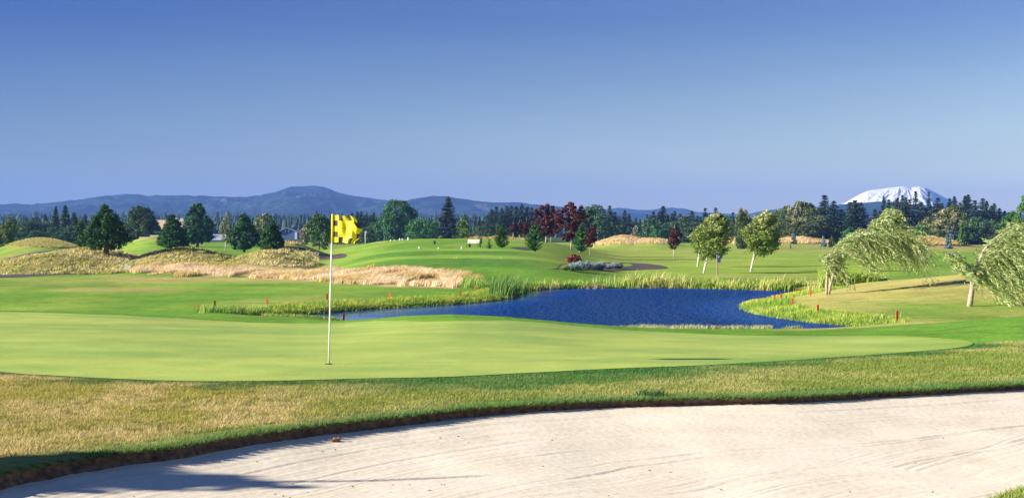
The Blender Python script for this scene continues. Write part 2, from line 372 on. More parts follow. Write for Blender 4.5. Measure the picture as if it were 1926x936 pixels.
nt.links.new(n1.outputs[0], cr.inputs[0]); nt.links.new(n2.outputs[0], cr2.inputs[0]); nt.links.new(cr.outputs[0], mx.inputs[6]); nt.links.new(cr2.outputs[0], mx.inputs[7]); nt.links.new(mx.outputs[2], b.inputs['Base Color'])
V = np.stack([XX, YY, ZZ], -1).reshape(-1, 3); Q = grid_quads(len(ys), len(xs), kp)
used = np.unique(Q); remap = np.zeros(len(V), np.int64); remap[used] = np.arange(len(used)); V = V[used]; Q = remap[Q]
tag(obj('sand_bunker', mesh_np('sand_bunker', V, quads=Q, smooth=True), M_sand), kind='structure')

# ------------------------------------------------------------------ conforming sheets (putting green, paths)
def sheet(name, poly, mat, off, colour=None, nu=120, nv=14):
    """sheet over terrain inside a polygon; a border row of vertices follows the outline exactly"""
    import bmesh
    from mathutils import Vector, geometry
    P = np.asarray(poly); x0, y0 = P.min(0); x1, y1 = P.max(0)
    gx = np.linspace(x0, x1, nu); gy = np.linspace(y0, y1, nv); GX, GY = np.meshgrid(gx, gy)
    gx_, gy_ = GX.ravel(), GY.ravel(); m = poly_sd(P, gx_, gy_) < -min((x1 - x0) / nu, (y1 - y0) / nv) * .5
    pts = [Vector(p) for p in P] + [Vector((a, b)) for a, b in zip(gx_[m], gy_[m])]
    n = len(P); r = geometry.delaunay_2d_cdt(pts, [(i, (i + 1) % n) for i in range(n)], [], 1, 1e-5)
    v = np.array([(p.x, p.y) for p in r[0]]); f = np.array([t for t in r[2]])
    c = v[f].mean(1); f = f[poly_sd(P, c[:, 0], c[:, 1]) < 0]
    z = hw(v[:, 0], v[:, 1]) + off
    col = None if colour is None else colour(v[:, 0], v[:, 1])
    V = np.column_stack([v, z])
    a = V[f]; nz = np.cross(a[:, 1] - a[:, 0], a[:, 2] - a[:, 0])[:, 2]; f[nz < 0] = f[nz < 0][:, ::-1]
    return tag(obj(name, mesh_np(name, V, tris=f, col=col, smooth=True), mat), kind='structure')
def green_col(x, y):
    n = fbm(x / 2.2, y / 1.2, 4); n2 = fbm(x / .5, y / .5, 2)
    return mix(np.broadcast_to(np.array((.30, .42, .10)), x.shape + (3,)), np.array((.42, .51, .115)), np.clip((n - .3) * 2.5, 0, 1)) * (.92 + .16 * n2[:, None]) * (1 + .035 * np.sign(np.sin((y * .94 + x * .34) * 2 * pi / 1.1)) * .5)[:, None] - (1 - sstep(-.1, 1.6, -poly_sd(GREEN, x, y) + .3))[:, None] * np.array((.10, .07, .04)) * sstep(1.0, 5.0, x)[:, None]
M_green = mat_col('bentgrass', [(1.6, .05), (14, .07), (90, .10)], rough=.85, spec=.08, bump=(60, .35, .012))
sheet('putting_green', GREEN, M_green, .012, green_col, 200, 90)

# cart paths (bearing, row) outlines, dark asphalt
M_asph = mat_plain('asphalt', (.085, .068, .068), .9, .25, 3, bump=.3)
M_edge = mat_plain('path_kerb', (.42, .36, .30), .9, .2, 3)
def gpoly(pts, nearD=60):
    out = []
    for px, py in pts:
        d = ground_at(px, py, nearD); out.append((X(px, d), d))
    return out
def path(name, pts, nearD, off=.03, nu=60, nv=24, step=.8, mat=None):
    sheet(name, resample(gpoly(pts, nearD), step), mat or M_asph, off, None, nu, nv)
path('cart_path', [(1018,508.5),(1050,505),(1100,503.5),(1150,503),(1178,501.5),(1190,499),(1178,496),(1140,494),(1180,494.5),(1215,496),(1240,499),(1256,503),(1245,506),(1200,508),(1120,509)], 105)
path('cart_path', [(-300,521),(0,517),(120,514),(240,510.5),(252,511.5),(240,513.5),(120,517.5),(0,522),(-300,528)], 90)
_a, _b = [], []
for p_ in range(-60, 236, 14):
    dd = np.arange(124, 143, .5); zz = hterrain(np.full(dd.shape, float(p_)), dd); yc = (HY + (CZ - zz) / dd * F).min()
    dv = ground_at(p_, yc - .2, 138); w_ = float(np.interp(p_, [-60, 100, 235], [3.5, 4.5, 2.0])); _a.append((X(p_, dv - 2), dv - 2)); _b.append((X(p_, ground_at(p_, yc - w_, 138)), ground_at(p_, yc - w_, 138)))
sheet('cart_path', _a + _b[::-1], M_asph, .06, None, 90, 10)
path('cart_path', [(960,466),(975,465),(992,466),(998,469.5),(990,471),(972,469)], 120)
path('cart_path', [(588,481),(600,478),(640,477.5),(652,481),(640,486),(612,488),(598,486)], 105)
path('garden_bed', [(546,464),(556,461),(572,461),(579,465),(572,469.5),(552,470)], 150)
path('garden_bed', [(1048,505),(1058,497),(1100,492),(1160,494),(1170,500),(1160,506),(1100,508.5),(1052,508)], 105, .04, mat=M_soil)

# ------------------------------------------------------------------ POND
M_w = bpy.data.materials.new('pond_water'); M_w.use_nodes = True; nt = M_w.node_tree; nt.nodes.remove(nt.nodes['Principled BSDF']); L_ = nt.links
geo = nt.nodes.new('ShaderNodeNewGeometry'); mp = nt.nodes.new('ShaderNodeMapping'); mp.inputs['Scale'].default_value = (2.2, 1.5, 1); L_.new(geo.outputs['Position'], mp.inputs['Vector'])
n1 = nt.nodes.new('ShaderNodeTexNoise'); n1.inputs['Scale'].default_value = 1.7; n1.inputs['Detail'].default_value = 4; n1.inputs['Roughness'].default_value = .6; L_.new(mp.outputs[0], n1.inputs['Vector'])
at = nt.nodes.new('ShaderNodeAttribute'); at.attribute_name = 'Col'
bp = nt.nodes.new('ShaderNodeBump'); bp.inputs['Distance'].default_value = 1.2; L_.new(n1.outputs[0], bp.inputs['Height']); pw = nt.nodes.new('ShaderNodeMath'); pw.operation = 'POWER'; pw.inputs[1].default_value = 2.5; L_.new(at.outputs['Fac'], pw.inputs[0]); L_.new(pw.outputs[0], bp.inputs['Strength'])
df = nt.nodes.new('ShaderNodeBsdfDiffuse'); df.inputs[0].default_value = (.012, .062, .27, 1); L_.new(bp.outputs[0], df.inputs['Normal'])
gl = nt.nodes.new('ShaderNodeBsdfAnisotropic'); gl.inputs['Color'].default_value = (.78, .88, 1, 1); gl.inputs['Roughness'].default_value = .07; L_.new(bp.outputs[0], gl.inputs['Normal'])
fr = nt.nodes.new('ShaderNodeFresnel'); fr.inputs[0].default_value = 1.333; L_.new(bp.outputs[0], fr.inputs['Normal'])
# seen through a polariser: the ruffled water keeps little of its sheen, the calm corner more
pr = nt.nodes.new('ShaderNodeMapRange'); pr.inputs[1].default_value = .1; pr.inputs[2].default_value = .9; pr.inputs[3].default_value = .95; pr.inputs[4].default_value = .42; L_.new(at.outputs['Fac'], pr.inputs[0])
mu = nt.nodes.new('ShaderNodeMath'); mu.operation = 'MULTIPLY'; L_.new(fr.outputs[0], mu.inputs[0]); L_.new(pr.outputs[0], mu.inputs[1])
ms = nt.nodes.new('ShaderNodeMixShader'); L_.new(mu.outputs[0], ms.inputs[0]); L_.new(df.outputs[0], ms.inputs[1]); L_.new(gl.outputs[0], ms.inputs[2]); L_.new(ms.outputs[0], nt.nodes['Material Output'].inputs[0])
def make_water():
    import bmesh
    from mathutils import Vector, geometry
    P = resample([tuple(p) for p in POND], 1.0)
    t = np.roll(P, -1, 0) - np.roll(P, 1, 0); n = np.stack([-t[:, 1], t[:, 0]], 1); n /= np.linalg.norm(n, axis=1)[:, None]
    o = np.sign(poly_sd(POND, P[:, 0] + n[:, 0], P[:, 1] + n[:, 1]).mean()); Pw = P + n * o * .5
    gx, gy = np.meshgrid(np.arange(-25, 38, 1.2), np.arange(50, 108, 1.2)); gx, gy = gx.ravel(), gy.ravel(); m = poly_sd(Pw, gx, gy) < -.7
    pts = [Vector(p) for p in Pw] + [Vector(q) for q in zip(gx[m], gy[m])]; k = len(Pw)
    r = geometry.delaunay_2d_cdt(pts, [(i, (i + 1) % k) for i in range(k)], [], 1, 1e-4)
    v = np.array([(p.x, p.y) for p in r[0]]); f = np.array(r[2]); c = v[f].mean(1); f = f[poly_sd(Pw, c[:, 0], c[:, 1]) < .01]
    px = CX + v[:, 0] * F / v[:, 1]; sd = -poly_sd(POND, v[:, 0], v[:, 1])
    wind = sstep(850, 1060, px - (v[:, 1] - 85) * 6) * .9 + .1
    far = sstep(1.0, 4.5, sd); w = np.clip(wind * .75 + .25 * far * sstep(500, 800, px), 0, 1)
    w = .02 + .98 * w * np.where(px > 1050, 1, sstep(.3, 2.5, sd) * .8 + .2)
    V = np.column_stack([v, np.full(len(v), WZ)]); a = V[f]; nz = np.cross(a[:, 1] - a[:, 0], a[:, 2] - a[:, 0])[:, 2]; f[nz < 0] = f[nz < 0][:, ::-1]
    return mesh_np('pond_water', V, tris=f, col=np.stack([w] * 3, 1), smooth=True)
tag(obj('pond_water', make_water(), M_w), kind='structure')

# ------------------------------------------------------------------ BLADES
def blades(name, x, y, z, h, w, lean, col, mat, kind='stuff', seg=1, az=None, sway=.25):
    """each blade a tapering triangle (seg=1) or a bent strip (seg=2)"""
    n = len(x); az = rng.uniform(0, pi, n) if az is None else az
    wx, wy = np.cos(az) * w * .5, np.sin(az) * w * .5
    lx = lean[0] * h + rng.normal(0, sway, n) * h; ly = lean[1] * h + rng.normal(0, sway, n) * h
    A = np.stack([x - wx, y - wy, z], 1); B = np.stack([x + wx, y + wy, z], 1)
    if seg == 1:
        T = np.stack([x + lx, y + ly, z + h], 1)
        V = np.stack([A, B, T], 1).reshape(-1, 3); t = np.arange(3 * n).reshape(-1, 3); q = None; k = 3
    else:
        mx_, my_, mz = x + lx * .3, y + ly * .3, z + h * .6
        Cc = np.stack([mx_ + wx * .8, my_ + wy * .8, mz], 1); Dd = np.stack([mx_ - wx * .8, my_ - wy * .8, mz], 1)
        T = np.stack([x + lx * 1.1, y + ly * 1.1, z + h * (1 - .25 * np.abs(lean[0]))], 1)
        V = np.stack([A, B, Cc, Dd, T], 1).reshape(-1, 3); b0 = np.arange(n)[:, None] * 5; q = b0 + np.array([[0, 1, 2, 3]]); t = b0 + np.array([[3, 2, 4]]); k = 5
    me = mesh_np(name, V, quads=q, tris=t, col=np.repeat(col, k, 0), smooth=False)
    return tag(obj(name, me, mat), kind=kind)
M_blade = mat_col('grass_blade', (), rough=.75, spec=.12, transl=.3)
def scatter(n, x0, x1, D0, D1):
    D = np.sqrt(rng.uniform(D0 ** 2, D1 ** 2, n)); px = rng.uniform(x0, x1, n); return px, D, X(px, D)
# near rough between the bunker and the green
px, D, x = (np.concatenate(q) for q in zip(scatter(900000, -60, 1990, 9.8, 24), scatter(130000, -700, -60, 7, 24), scatter(170000, 1990, 2900, 8, 24)))
s1 = poly_sd(BUNK[::2], x, D); s2 = poly_sd(GREEN, x, D)
k = (s1 > -.03) & (s2 > -.02) & (s2 < 6) & ((D > 12) | (px < 900) | (px > 1990))
px, D, x, s1, s2 = px[k], D[k], x[k], s1[k], s2[k]; n = len(x)
kk = rng.random(n) < np.where(s2 > .05, 1, .5); px, D, x, s1, s2 = px[kk], D[kk], x[kk], s1[kk], s2[kk]; n = len(x)
g = fbm(x / .9 + 4, D / .7, 4); g2 = fbm(x / .18, D / .18, 2); bigp = px + 420 * (fbm(x / 1.6, D / 1.1 + 7, 3) - .5)
gold = 1 - sstep(380, 980, bigp)
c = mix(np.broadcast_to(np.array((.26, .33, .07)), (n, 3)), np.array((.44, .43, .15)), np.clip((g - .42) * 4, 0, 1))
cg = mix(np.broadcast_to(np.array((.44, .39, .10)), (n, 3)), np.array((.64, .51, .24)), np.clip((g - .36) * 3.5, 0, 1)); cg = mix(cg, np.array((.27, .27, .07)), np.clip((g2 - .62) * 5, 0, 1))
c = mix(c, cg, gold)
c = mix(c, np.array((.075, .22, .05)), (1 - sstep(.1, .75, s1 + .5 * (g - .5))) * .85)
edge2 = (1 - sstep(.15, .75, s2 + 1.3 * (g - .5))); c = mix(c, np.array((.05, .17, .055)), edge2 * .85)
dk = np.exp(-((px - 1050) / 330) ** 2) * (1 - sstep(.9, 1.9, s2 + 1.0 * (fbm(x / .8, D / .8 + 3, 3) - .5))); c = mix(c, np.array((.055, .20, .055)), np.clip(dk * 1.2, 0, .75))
col2 = sstep(1650, 1800, px) * (D > 17) * sstep(-.4, .2, D - (18.6 + (px - 1800) / 500)); c = mix(c, np.array((.15, .31, .05)), col2 * .0)
c = c * (.45 + 1.05 * rng.random((n, 1))) ; z = hw(x, D)
hgt = rng.uniform(.020, .046, n) * (.6 + .8 * fbm(x / .12, D / .12, 2)) * (1 + .7 * (1 - sstep(0, .12, s1))) * np.where(s2 < .1, .6, 1)
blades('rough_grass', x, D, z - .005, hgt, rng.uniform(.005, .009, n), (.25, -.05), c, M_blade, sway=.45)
# ragged grass over the cut edge
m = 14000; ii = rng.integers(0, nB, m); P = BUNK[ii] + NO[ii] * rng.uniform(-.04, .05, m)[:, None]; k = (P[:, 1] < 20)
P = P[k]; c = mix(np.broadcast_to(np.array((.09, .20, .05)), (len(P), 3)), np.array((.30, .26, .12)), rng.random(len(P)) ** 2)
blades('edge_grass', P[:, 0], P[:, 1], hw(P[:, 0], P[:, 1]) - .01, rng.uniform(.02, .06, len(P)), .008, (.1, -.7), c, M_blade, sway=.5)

def img_scatter(n, x0, x1, D0, D1, cond=None):
    px, D, x = scatter(n, x0, x1, D0, D1); z = hterrain(px, D); py = HY + (CZ - z) / D * F
    if cond is not None:
        k = cond(px, D, x, py); px, D, x, z, py = px[k], D[k], x[k], z[k], py[k]
    return px, D, x, z, py
# tall straw fescue
def fescue(name, n, x0, x1, D0, D1, cond, hh, w, base, tip, seed=0, lean=.45):
    px, D, x, z, py = img_scatter(n, x0, x1, D0, D1, cond)
    g = fbm(x / 2.3 + seed, D / 2.3, 3)
    c = mix(np.broadcast_to(np.array(base), (len(x), 3)), np.array(tip), np.clip((g - .35) * 3, 0, 1)) * (.7 + .6 * rng.random((len(x), 1)))
    blades(name, x, D, z, rng.uniform(.6, 1.1, len(x)) * hh * (.25 + 1.5 * fbm(x / 1.6, D / 2.2 + seed, 3)), w, (lean, 0), c, M_blade, seg=2, sway=.22)
fescue('tall_fescue', 170000, 225, 930, 86, 126, lambda px, D, x, py: fesc(px, py, (fbm(x / 2.5, D / 4, 3) - .5) * 14) * (fbm(x / 3.2 + 7, D / 5, 2) > np.where(px < 620, .18, .34)) > .35 + .5 * rng.random(len(px)), .43, .035, (.60, .45, .17), (.84, .68, .46))
fescue('tall_fescue', 30000, 1105, 1255, 300, 345, lambda px, D, x, py: (np.abs(px - 1180) < 40 + 40 * rng.random(len(px))) & (D > 305 + 18 * rng.random(len(px))), .6, .10, (.62, .46, .2), (.82, .62, .40), 3)
fescue('tall_fescue', 22000, 1355, 1560, 375, 425, lambda px, D, x, py: (py < 458), .9, .12, (.55, .45, .14), (.78, .58, .36), 8)
fescue('tall_fescue', 16000, 1675, 1815, 310, 345, lambda px, D, x, py: (py < 462), .7, .10, (.48, .42, .12), (.66, .46, .22), 11)
fescue('tall_fescue', 22000, 520, 720, 170, 215, lambda px, D, x, py: (py < 459) & (px < 560 + 90 * rng.random(len(px))) & (D > 176 + 16 * rng.random(len(px))), .5, .07, (.55, .38, .14), (.80, .46, .28), 12)
fescue('tall_fescue', 14000, 870, 1000, 238, 275, lambda px, D, x, py: (py < 459), .6, .08, (.62, .44, .16), (.82, .64, .36), 14)
# coarse tufts on the dry mounds
px, D, x, z, py = img_scatter(90000, -60, 600, 120, 172, lambda px, D, x, py: (fbm(x / .8, D / .8, 2) > .50) & (px < 560 + 60 * rng.random(len(px))) & ~((px > 240) & (py > 502)))
g = fbm(x / 4 + 3, D / 4, 3); c = mix(np.broadcast_to(np.array((.46, .44, .13)), (len(x), 3)), np.array((.74, .62, .32)), np.clip((g - .35) * 3, 0, 1)) * (.55 + .8 * rng.random((len(x), 1)))
blades('mound_grass', x, D, z, rng.uniform(.10, .30, len(x)), .12, (.5, 0), c, M_blade, sway=.4)
px, D, x, z, py = img_scatter(30000, 0, 160, 190, 222, None)
c = np.array((.52, .47, .17)) * (.6 + .7 * rng.random((len(x), 1))); kk = np.exp(-((px - 80) / 62) ** 2 - ((D - 205) / 14) ** 2) > .35
blades('mound_grass', x[kk], D[kk], z[kk], rng.uniform(.1, .25, kk.sum()), .14, (.4, 0), c[kk], M_blade, sway=.4)

# pond margins
PR = resample([tuple(p) for p in POND], .25); PRpx = CX + PR[:, 0] * F / PR[:, 1]
_t = np.roll(PR, -1, 0) - np.roll(PR, 1, 0); PN = np.stack([-_t[:, 1], _t[:, 0]], 1); PN /= np.linalg.norm(PN, axis=1)[:, None]
PN *= np.sign(poly_sd(POND, PR[:, 0] + PN[:, 0], PR[:, 1] + PN[:, 1]).mean())
PRpy = HY + (CZ - WZ) / PR[:, 1] * F
def margin(name, n, cond, off, h, w, lean, ca, cb, seg=2, sway=.2, dens=None):
    idx = np.where(cond(PRpx, PRpy))[0]; ii = rng.choice(idx, n); o_ = off[0] + (off[1] - off[0]) * rng.random(n) ** 1.2
    P = PR[ii] + PN[ii] * o_[:, None] + rng.normal(0, .12, (n, 2)); x, y = P.T
    if dens is not None:
        k = vnoise(x * dens[0], y * dens[0] + 5) > dens[1]; x, y, o_ = x[k], y[k], o_[k]
    z = np.maximum(hw(x, y), WZ - .05); g = fbm(x / 1.4, y / 1.4, 3)
    c = mix(np.broadcast_to(np.array(ca), (len(x), 3)), np.array(cb), np.clip((g - .35) * 3, 0, 1)) * (.6 + .8 * rng.random((len(x), 1)))
    hh = rng.uniform(h[0], h[1], len(x)) * (.45 + .6 * g + .8 * (fbm(x / 5 + 40, y / 5, 2) - .3))
    blades(name, x, y, z - .02, hh, w, (lean, 0), c, M_blade, seg=seg, sway=sway)
far_shore = lambda a, b: (a > 985) & (a < 1545) & (b < 552)
north_left = lambda a, b: (a > 500) & (a < 975) & (b < 596.5) & (b > 545) & ~((a < 560) & (b > 598))
margin('cattails', 4200, lambda a, b: far_shore(a, b) & (a > 1180), (-.3, 2.0), (.3, .9), .05, .12, (.28, .38, .05), (.62, .64, .18), dens=(.35, .40))
margin('cattails', 2400, lambda a, b: far_shore(a, b) & (a <= 1230), (-.2, 2.2), (.12, .50), .045, .12, (.20, .36, .05), (.44, .54, .10), dens=(.7, .34))
margin('cattails', 4200, far_shore, (-.4, .6), (.15, .5), .045, .1, (.05, .10, .02), (.40, .36, .18), dens=(.8, .45))
margin('cattails', 800, lambda a, b: (a > 940) & (a < 984) & (b < 561), (-.3, 1.0), (.7, 1.6), .05, .18, (.10, .24, .05), (.30, .44, .10))
px = rng.uniform(868, 912, 420); D = rng.uniform(93, 98, 420); x = X(px, D); blades('cattails', x, D, hterrain(px, D), rng.uniform(.35, .9, 420), .045, (.25, 0), mix(np.broadcast_to(np.array((.20, .38, .06)), (420, 3)), np.array((.40, .52, .12)), rng.random(420)), M_blade, seg=2)
margin('cattails', 420, lambda a, b: far_shore(a, b) & (a > 1120), (-.2, 1.8), (.7, 1.3), .04, .15, (.50, .56, .16), (.72, .62, .36), dens=(.7, .4))
margin('sedge', 26000, north_left, (-.25, 2.0), (.08, .26), .03, .25, (.26, .40, .05), (.48, .52, .10))
margin('sedge', 3000, north_left, (-.3, .2), (.1, .3), .03, .25, (.03, .08, .02), (.08, .15, .03))
margin('sedge', 20000, lambda a, b: (a > 1400) & (a < 1640) & (b > 552) & (b < 616), (-.25, 2.2), (.10, .30), .022, .2, (.22, .37, .05), (.44, .54, .10))
margin('sedge', 9000, lambda a, b: (a > 980) & (a < 1500) & (b > 622), (-.4, .5), (.12, .30), .022, .15, (.26, .36, .10), (.52, .54, .26), dens=(1.6, .3))
margin('sedge', 2500, lambda a, b: (a > 510) & (a < 640) & (b > 597), (-.3, .4), (.1, .25), .022, .15, (.20, .34, .06), (.40, .5, .12))
margin('tall_grass_clump', 1300, lambda a, b: (a < 505), (-.2, 3.2), (.25, .6), .03, .3, (.20, .36, .06), (.45, .55, .14), dens=(.5, .35))
margin('yellow_flowers', 2600, lambda a, b: (a > 1405) & (a < 1560) & (b > 551) & (b < 575), (-.2, .7), (.15, .34), .06, .1, (.55, .45, .02), (.80, .66, .05), dens=(1.2, .45))
# weeds behind the first willow
px, D, x, z, py = img_scatter(9000, 1540, 1660, 96, 112, None)
c = mix(np.broadcast_to(np.array((.20, .36, .05)), (len(x), 3)), np.array((.45, .52, .10)), rng.random(len(x)))
blades('weeds', x, D, z, rng.uniform(.5, 1.15, len(x)) * (1 - .6 * sstep(1590, 1660, px)), .06, (.3, 0), c, M_blade, seg=2)
# ================================================================== MOUNTAINS AND FAR WOOD
def mountain(name, prof, D0, Dc, D1, mat, rough=.14, seed=0, zb=-3, cell=5.0, snow=None, nrow=90, fold=1.0):
    px = np.arange(-1500, 3500, cell); t = np.linspace(0, 1, nrow); D = D0 + (D1 - D0) * t
    PX, DD = np.meshgrid(px, D); xs_, ys_ = zip(*prof); top = np.interp(PX, xs_, ys_)
    hc = (HY - top) / F * Dc + CZ - zb                       # crest height above the base
    u = np.where(DD < Dc, (DD - D0) / (Dc - D0), (D1 - DD) / (D1 - Dc)); u = np.clip(u, 0, 1)
    xw = X(PX, DD); sc = Dc / 22.0
    r = 1 - np.abs(2 * fbm(xw / sc + seed, DD / sc * .8, 5) - 1) * 2
    r2 = fbm(xw / sc * 5 + seed, DD / sc * 5, 4) - .5
    shape = u ** .85 * (1 + fold * rough * 3.2 * (r - .55) * (1 - u) * 4 * u) + .10 * r2 * u * (1 - u) * 3
    shape = shape + (u ** 8) * .012 * (fbm(PX / 14 + seed, PX * 0, 3) - .5) * 4
    Z = zb + hc * shape
    c = np.zeros(PX.shape + (3,))
    return PX, DD, Z, u, xw, hc
def finish(name, PX, DD, Z, C, mat):
    V = np.stack([X(PX, DD), DD, Z], -1).reshape(-1, 3)
    me = mesh_np(name, V, quads=grid_quads(*PX.shape), col=C.reshape(-1, 3), smooth=True); return tag(obj(name, me, mat), kind='structure')
M_hill = mat_col('hill_forest', [(.012, .30), (.035, .35), (.12, .30)], rough=1, spec=0, bump=(.03, 1.0, 22))
def forest_col(PX, DD, xw, seed, cut):
    n = fbm(xw / 260 + seed, DD / 260, 4); c = mix(np.broadcast_to(np.array((.008, .022, .022)), PX.shape + (3,)), np.array((.030, .055, .045)), np.clip((n - .35) * 3, 0, 1))
    for (px, d, w, h, k) in cut:
        m = np.exp(-((PX - px) / w) ** 4 - ((DD - d) / h) ** 4 - 0.0) * (fbm(xw / 60, DD / 60, 3) > .42)
        c = mix(c, np.array((.36, .26, .20)), np.clip(m, 0, 1) * k)
    return c
RIDGE = [(-1500,400),(-600,395),(-200,390),(0,385),(30,383),(60,384),(110,379),(160,374),(200,368),(225,365),(260,364),(275,367),(340,367),(400,369),(460,370),(490,367),(510,362),(540,354),(560,351),(575,349),(590,350),(605,351),(625,357),(640,364),(670,369),(700,373),(740,378),(780,386),(840,398),(920,410),(1000,425),(1100,436),(3500,437)]
a = mountain('r', RIDGE, 3300, 5200, 6500, None, seed=3)
finish('mountain_ridge', a[0], a[1], a[2], forest_col(a[0], a[1], a[4], 1, [(610, 4250, 18, 90, .7), (640, 4600, 14, 80, .5), (170, 4650, 8, 60, .6), (345, 4500, 14, 90, .5), (410, 4650, 16, 120, .45), (350, 4150, 18, 60, .35), (545, 4400, 14, 50, .4), (170, 4000, 14, 70, .4), (460, 4700, 10, 60, .4)]), M_hill)
R2 = [(-1500,440),(500,438),(640,400),(700,386),(740,379),(765,377),(790,371),(815,367),(840,369),(860,373),(900,378),(930,381),(980,380),(1000,384),(1050,388),(1100,392),(1160,398),(1250,404),(1400,412),(1560,424),(1700,437),(3500,440)]
a = mountain('r', R2, 3600, 4600, 5600, None, seed=11)
finish('mountain_ridge', a[0], a[1], a[2], forest_col(a[0], a[1], a[4], 5, [(838, 4150, 10, 60, .4), (880, 4000, 12, 50, .4), (905, 3900, 30, 25, .4), (905, 4350, 14, 60, .4)]), M_hill)
R3 = [(-1500,440),(900,436),(1080,402),(1130,394),(1165,390.5),(1200,395),(1225,394),(1250,391),(1268,390),(1290,393),(1310,398),(1350,401),(1400,402),(1440,396),(1470,391),(1500,388),(1530,390),(1600,394),(1800,402),(2100,410),(3500,420)]
a = mountain('r', R3, 4700, 5700, 6600, None, seed=23)
finish('mountain_ridge', a[0], a[1], a[2], forest_col(a[0], a[1], a[4], 8, []), M_hill)
R4 = [(-1500,440),(1300,438),(1440,410),(1520,396),(1560,386),(1590,383),(1620,381),(1650,379.5),(1680,380),(1720,384),(1780,390),(1850,396),(1926,402),(2200,410),(3500,420)]
a = mountain('r', R4, 3000, 3700, 4400, None, seed=31)
finish('mountain_ridge', a[0], a[1], a[2], forest_col(a[0], a[1], a[4], 9, [(1640, 3400, 12, 50, .3)]), M_hill)
# snow mountain
SN = [(-1500,440),(1380,438),(1480,420),(1540,396),(1575,386),(1590,380),(1602,373),(1618,364),(1632,358),(1645,355.5),(1660,354),(1672,352),(1685,350.5),(1698,349),(1708,350.5),(1714,352.5),(1720,350.5),(1730,349.5),(1740,351.5),(1752,357),(1765,364),(1780,372),(1800,383),(1830,396),(1870,408),(1950,424),(2100,437),(3500,440)]
px = np.arange(1380, 2100, 1.2); t = np.linspace(0, 1, 150); D0, Dc, D1 = 4450, 5700, 6800; D = D0 + (D1 - D0) * t
PX, DD = np.meshgrid(px, D); top = np.interp(PX, *zip(*SN)); hc = (HY - top) / F * Dc + 5
u = np.clip(np.where(DD < Dc, (DD - D0) / (Dc - D0), (D1 - DD) / (D1 - Dc)), 0, 1)
ang = (PX - 1700) / (1.25 - u)                               # gullies fan out from the summit
g = 1 - np.abs(2 * fbm(ang / 26 + 40, u * 2.2, 5) - 1) * 2
Z = -5 + hc * (u ** .9 + .09 * (g - .5) * u ** .8 * (1 - u) ** .8 * 1.6 + .05 * (fbm(PX / 6, u * 30, 4) - .5) * (1 - u) ** .5)
rock = np.clip((fbm(ang / 11 + 9, u * 3.5, 5) - .64) * 10, 0, 1) * .3 * sstep(.3, .55, u + .0) * (1 - sstep(.93, 1, u)); low = 1 - sstep(.34, .46, u + .25 * (fbm(ang / 12, u * 4, 4) - .5))
rside = sstep(1745, 1790, PX) * sstep(.4, .6, fbm(PX / 9, u * 9, 3)); rock = np.clip(np.maximum(rock * .7, np.maximum(low * .75, rside * .7)), 0, 1)
C = mix(np.broadcast_to(np.array((.90, .90, .92)), PX.shape + (3,)), np.array((.16, .17, .22)), rock)
M_snow = mat_col('snow_and_rock', (), rough=.9, spec=.05)
finish('snow_mountain', PX, DD, Z, C, M_snow)

# ------------------------------------------------------------------ FOLIAGE BUILDERS (all local: base at z = 0)
def leaf_mesh(name, P, N, size, col, aspect=1.4, dirs=None):
    """one rhombic leaf face per point; N roughly the facing, dirs the long axis"""
    n = len(P); 
    if dirs is None: dirs = rng.normal(size=(n, 3))
    dirs = dirs / (np.linalg.norm(dirs, axis=1)[:, None] + 1e-9)
    B = np.cross(N, dirs); B /= np.linalg.norm(B, axis=1)[:, None] + 1e-9
    s = (size * (.6 + .8 * rng.random(n)))[:, None] if np.ndim(size) else (size * (.6 + .8 * rng.random((n, 1))))
    a = dirs * s * aspect * .5; b = B * s * .5
    V = np.stack([P - a, P + b - a * .1, P + a, P - b - a * .1], 1).reshape(-1, 3)
    return mesh_np(name, V, quads=np.arange(4 * n).reshape(-1, 4), col=np.repeat(col, 4, 0))
def vary(n, c1, c2, k=None):
    w = rng.random(n) if k is None else k
    return mix(np.broadcast_to(np.array(c1), (n, 3)), np.array(c2), np.clip(w, 0, 1)) * (.72 + .56 * rng.random((n, 1)))
M_leaf = mat_col('leaf', (), rough=.6, spec=.2, transl=.22)
M_needle = mat_col('needle', (), rough=.75, spec=.1, transl=.08)
M_bark = mat_plain('bark', (.10, .075, .055), .95, .4, 6)
M_bark_pale = mat_plain('pale_bark', (.52, .48, .40), .9, .35, 5)
M_bark_grey = mat_plain('grey_bark', (.36, .31, .24), .9, .4, 7)
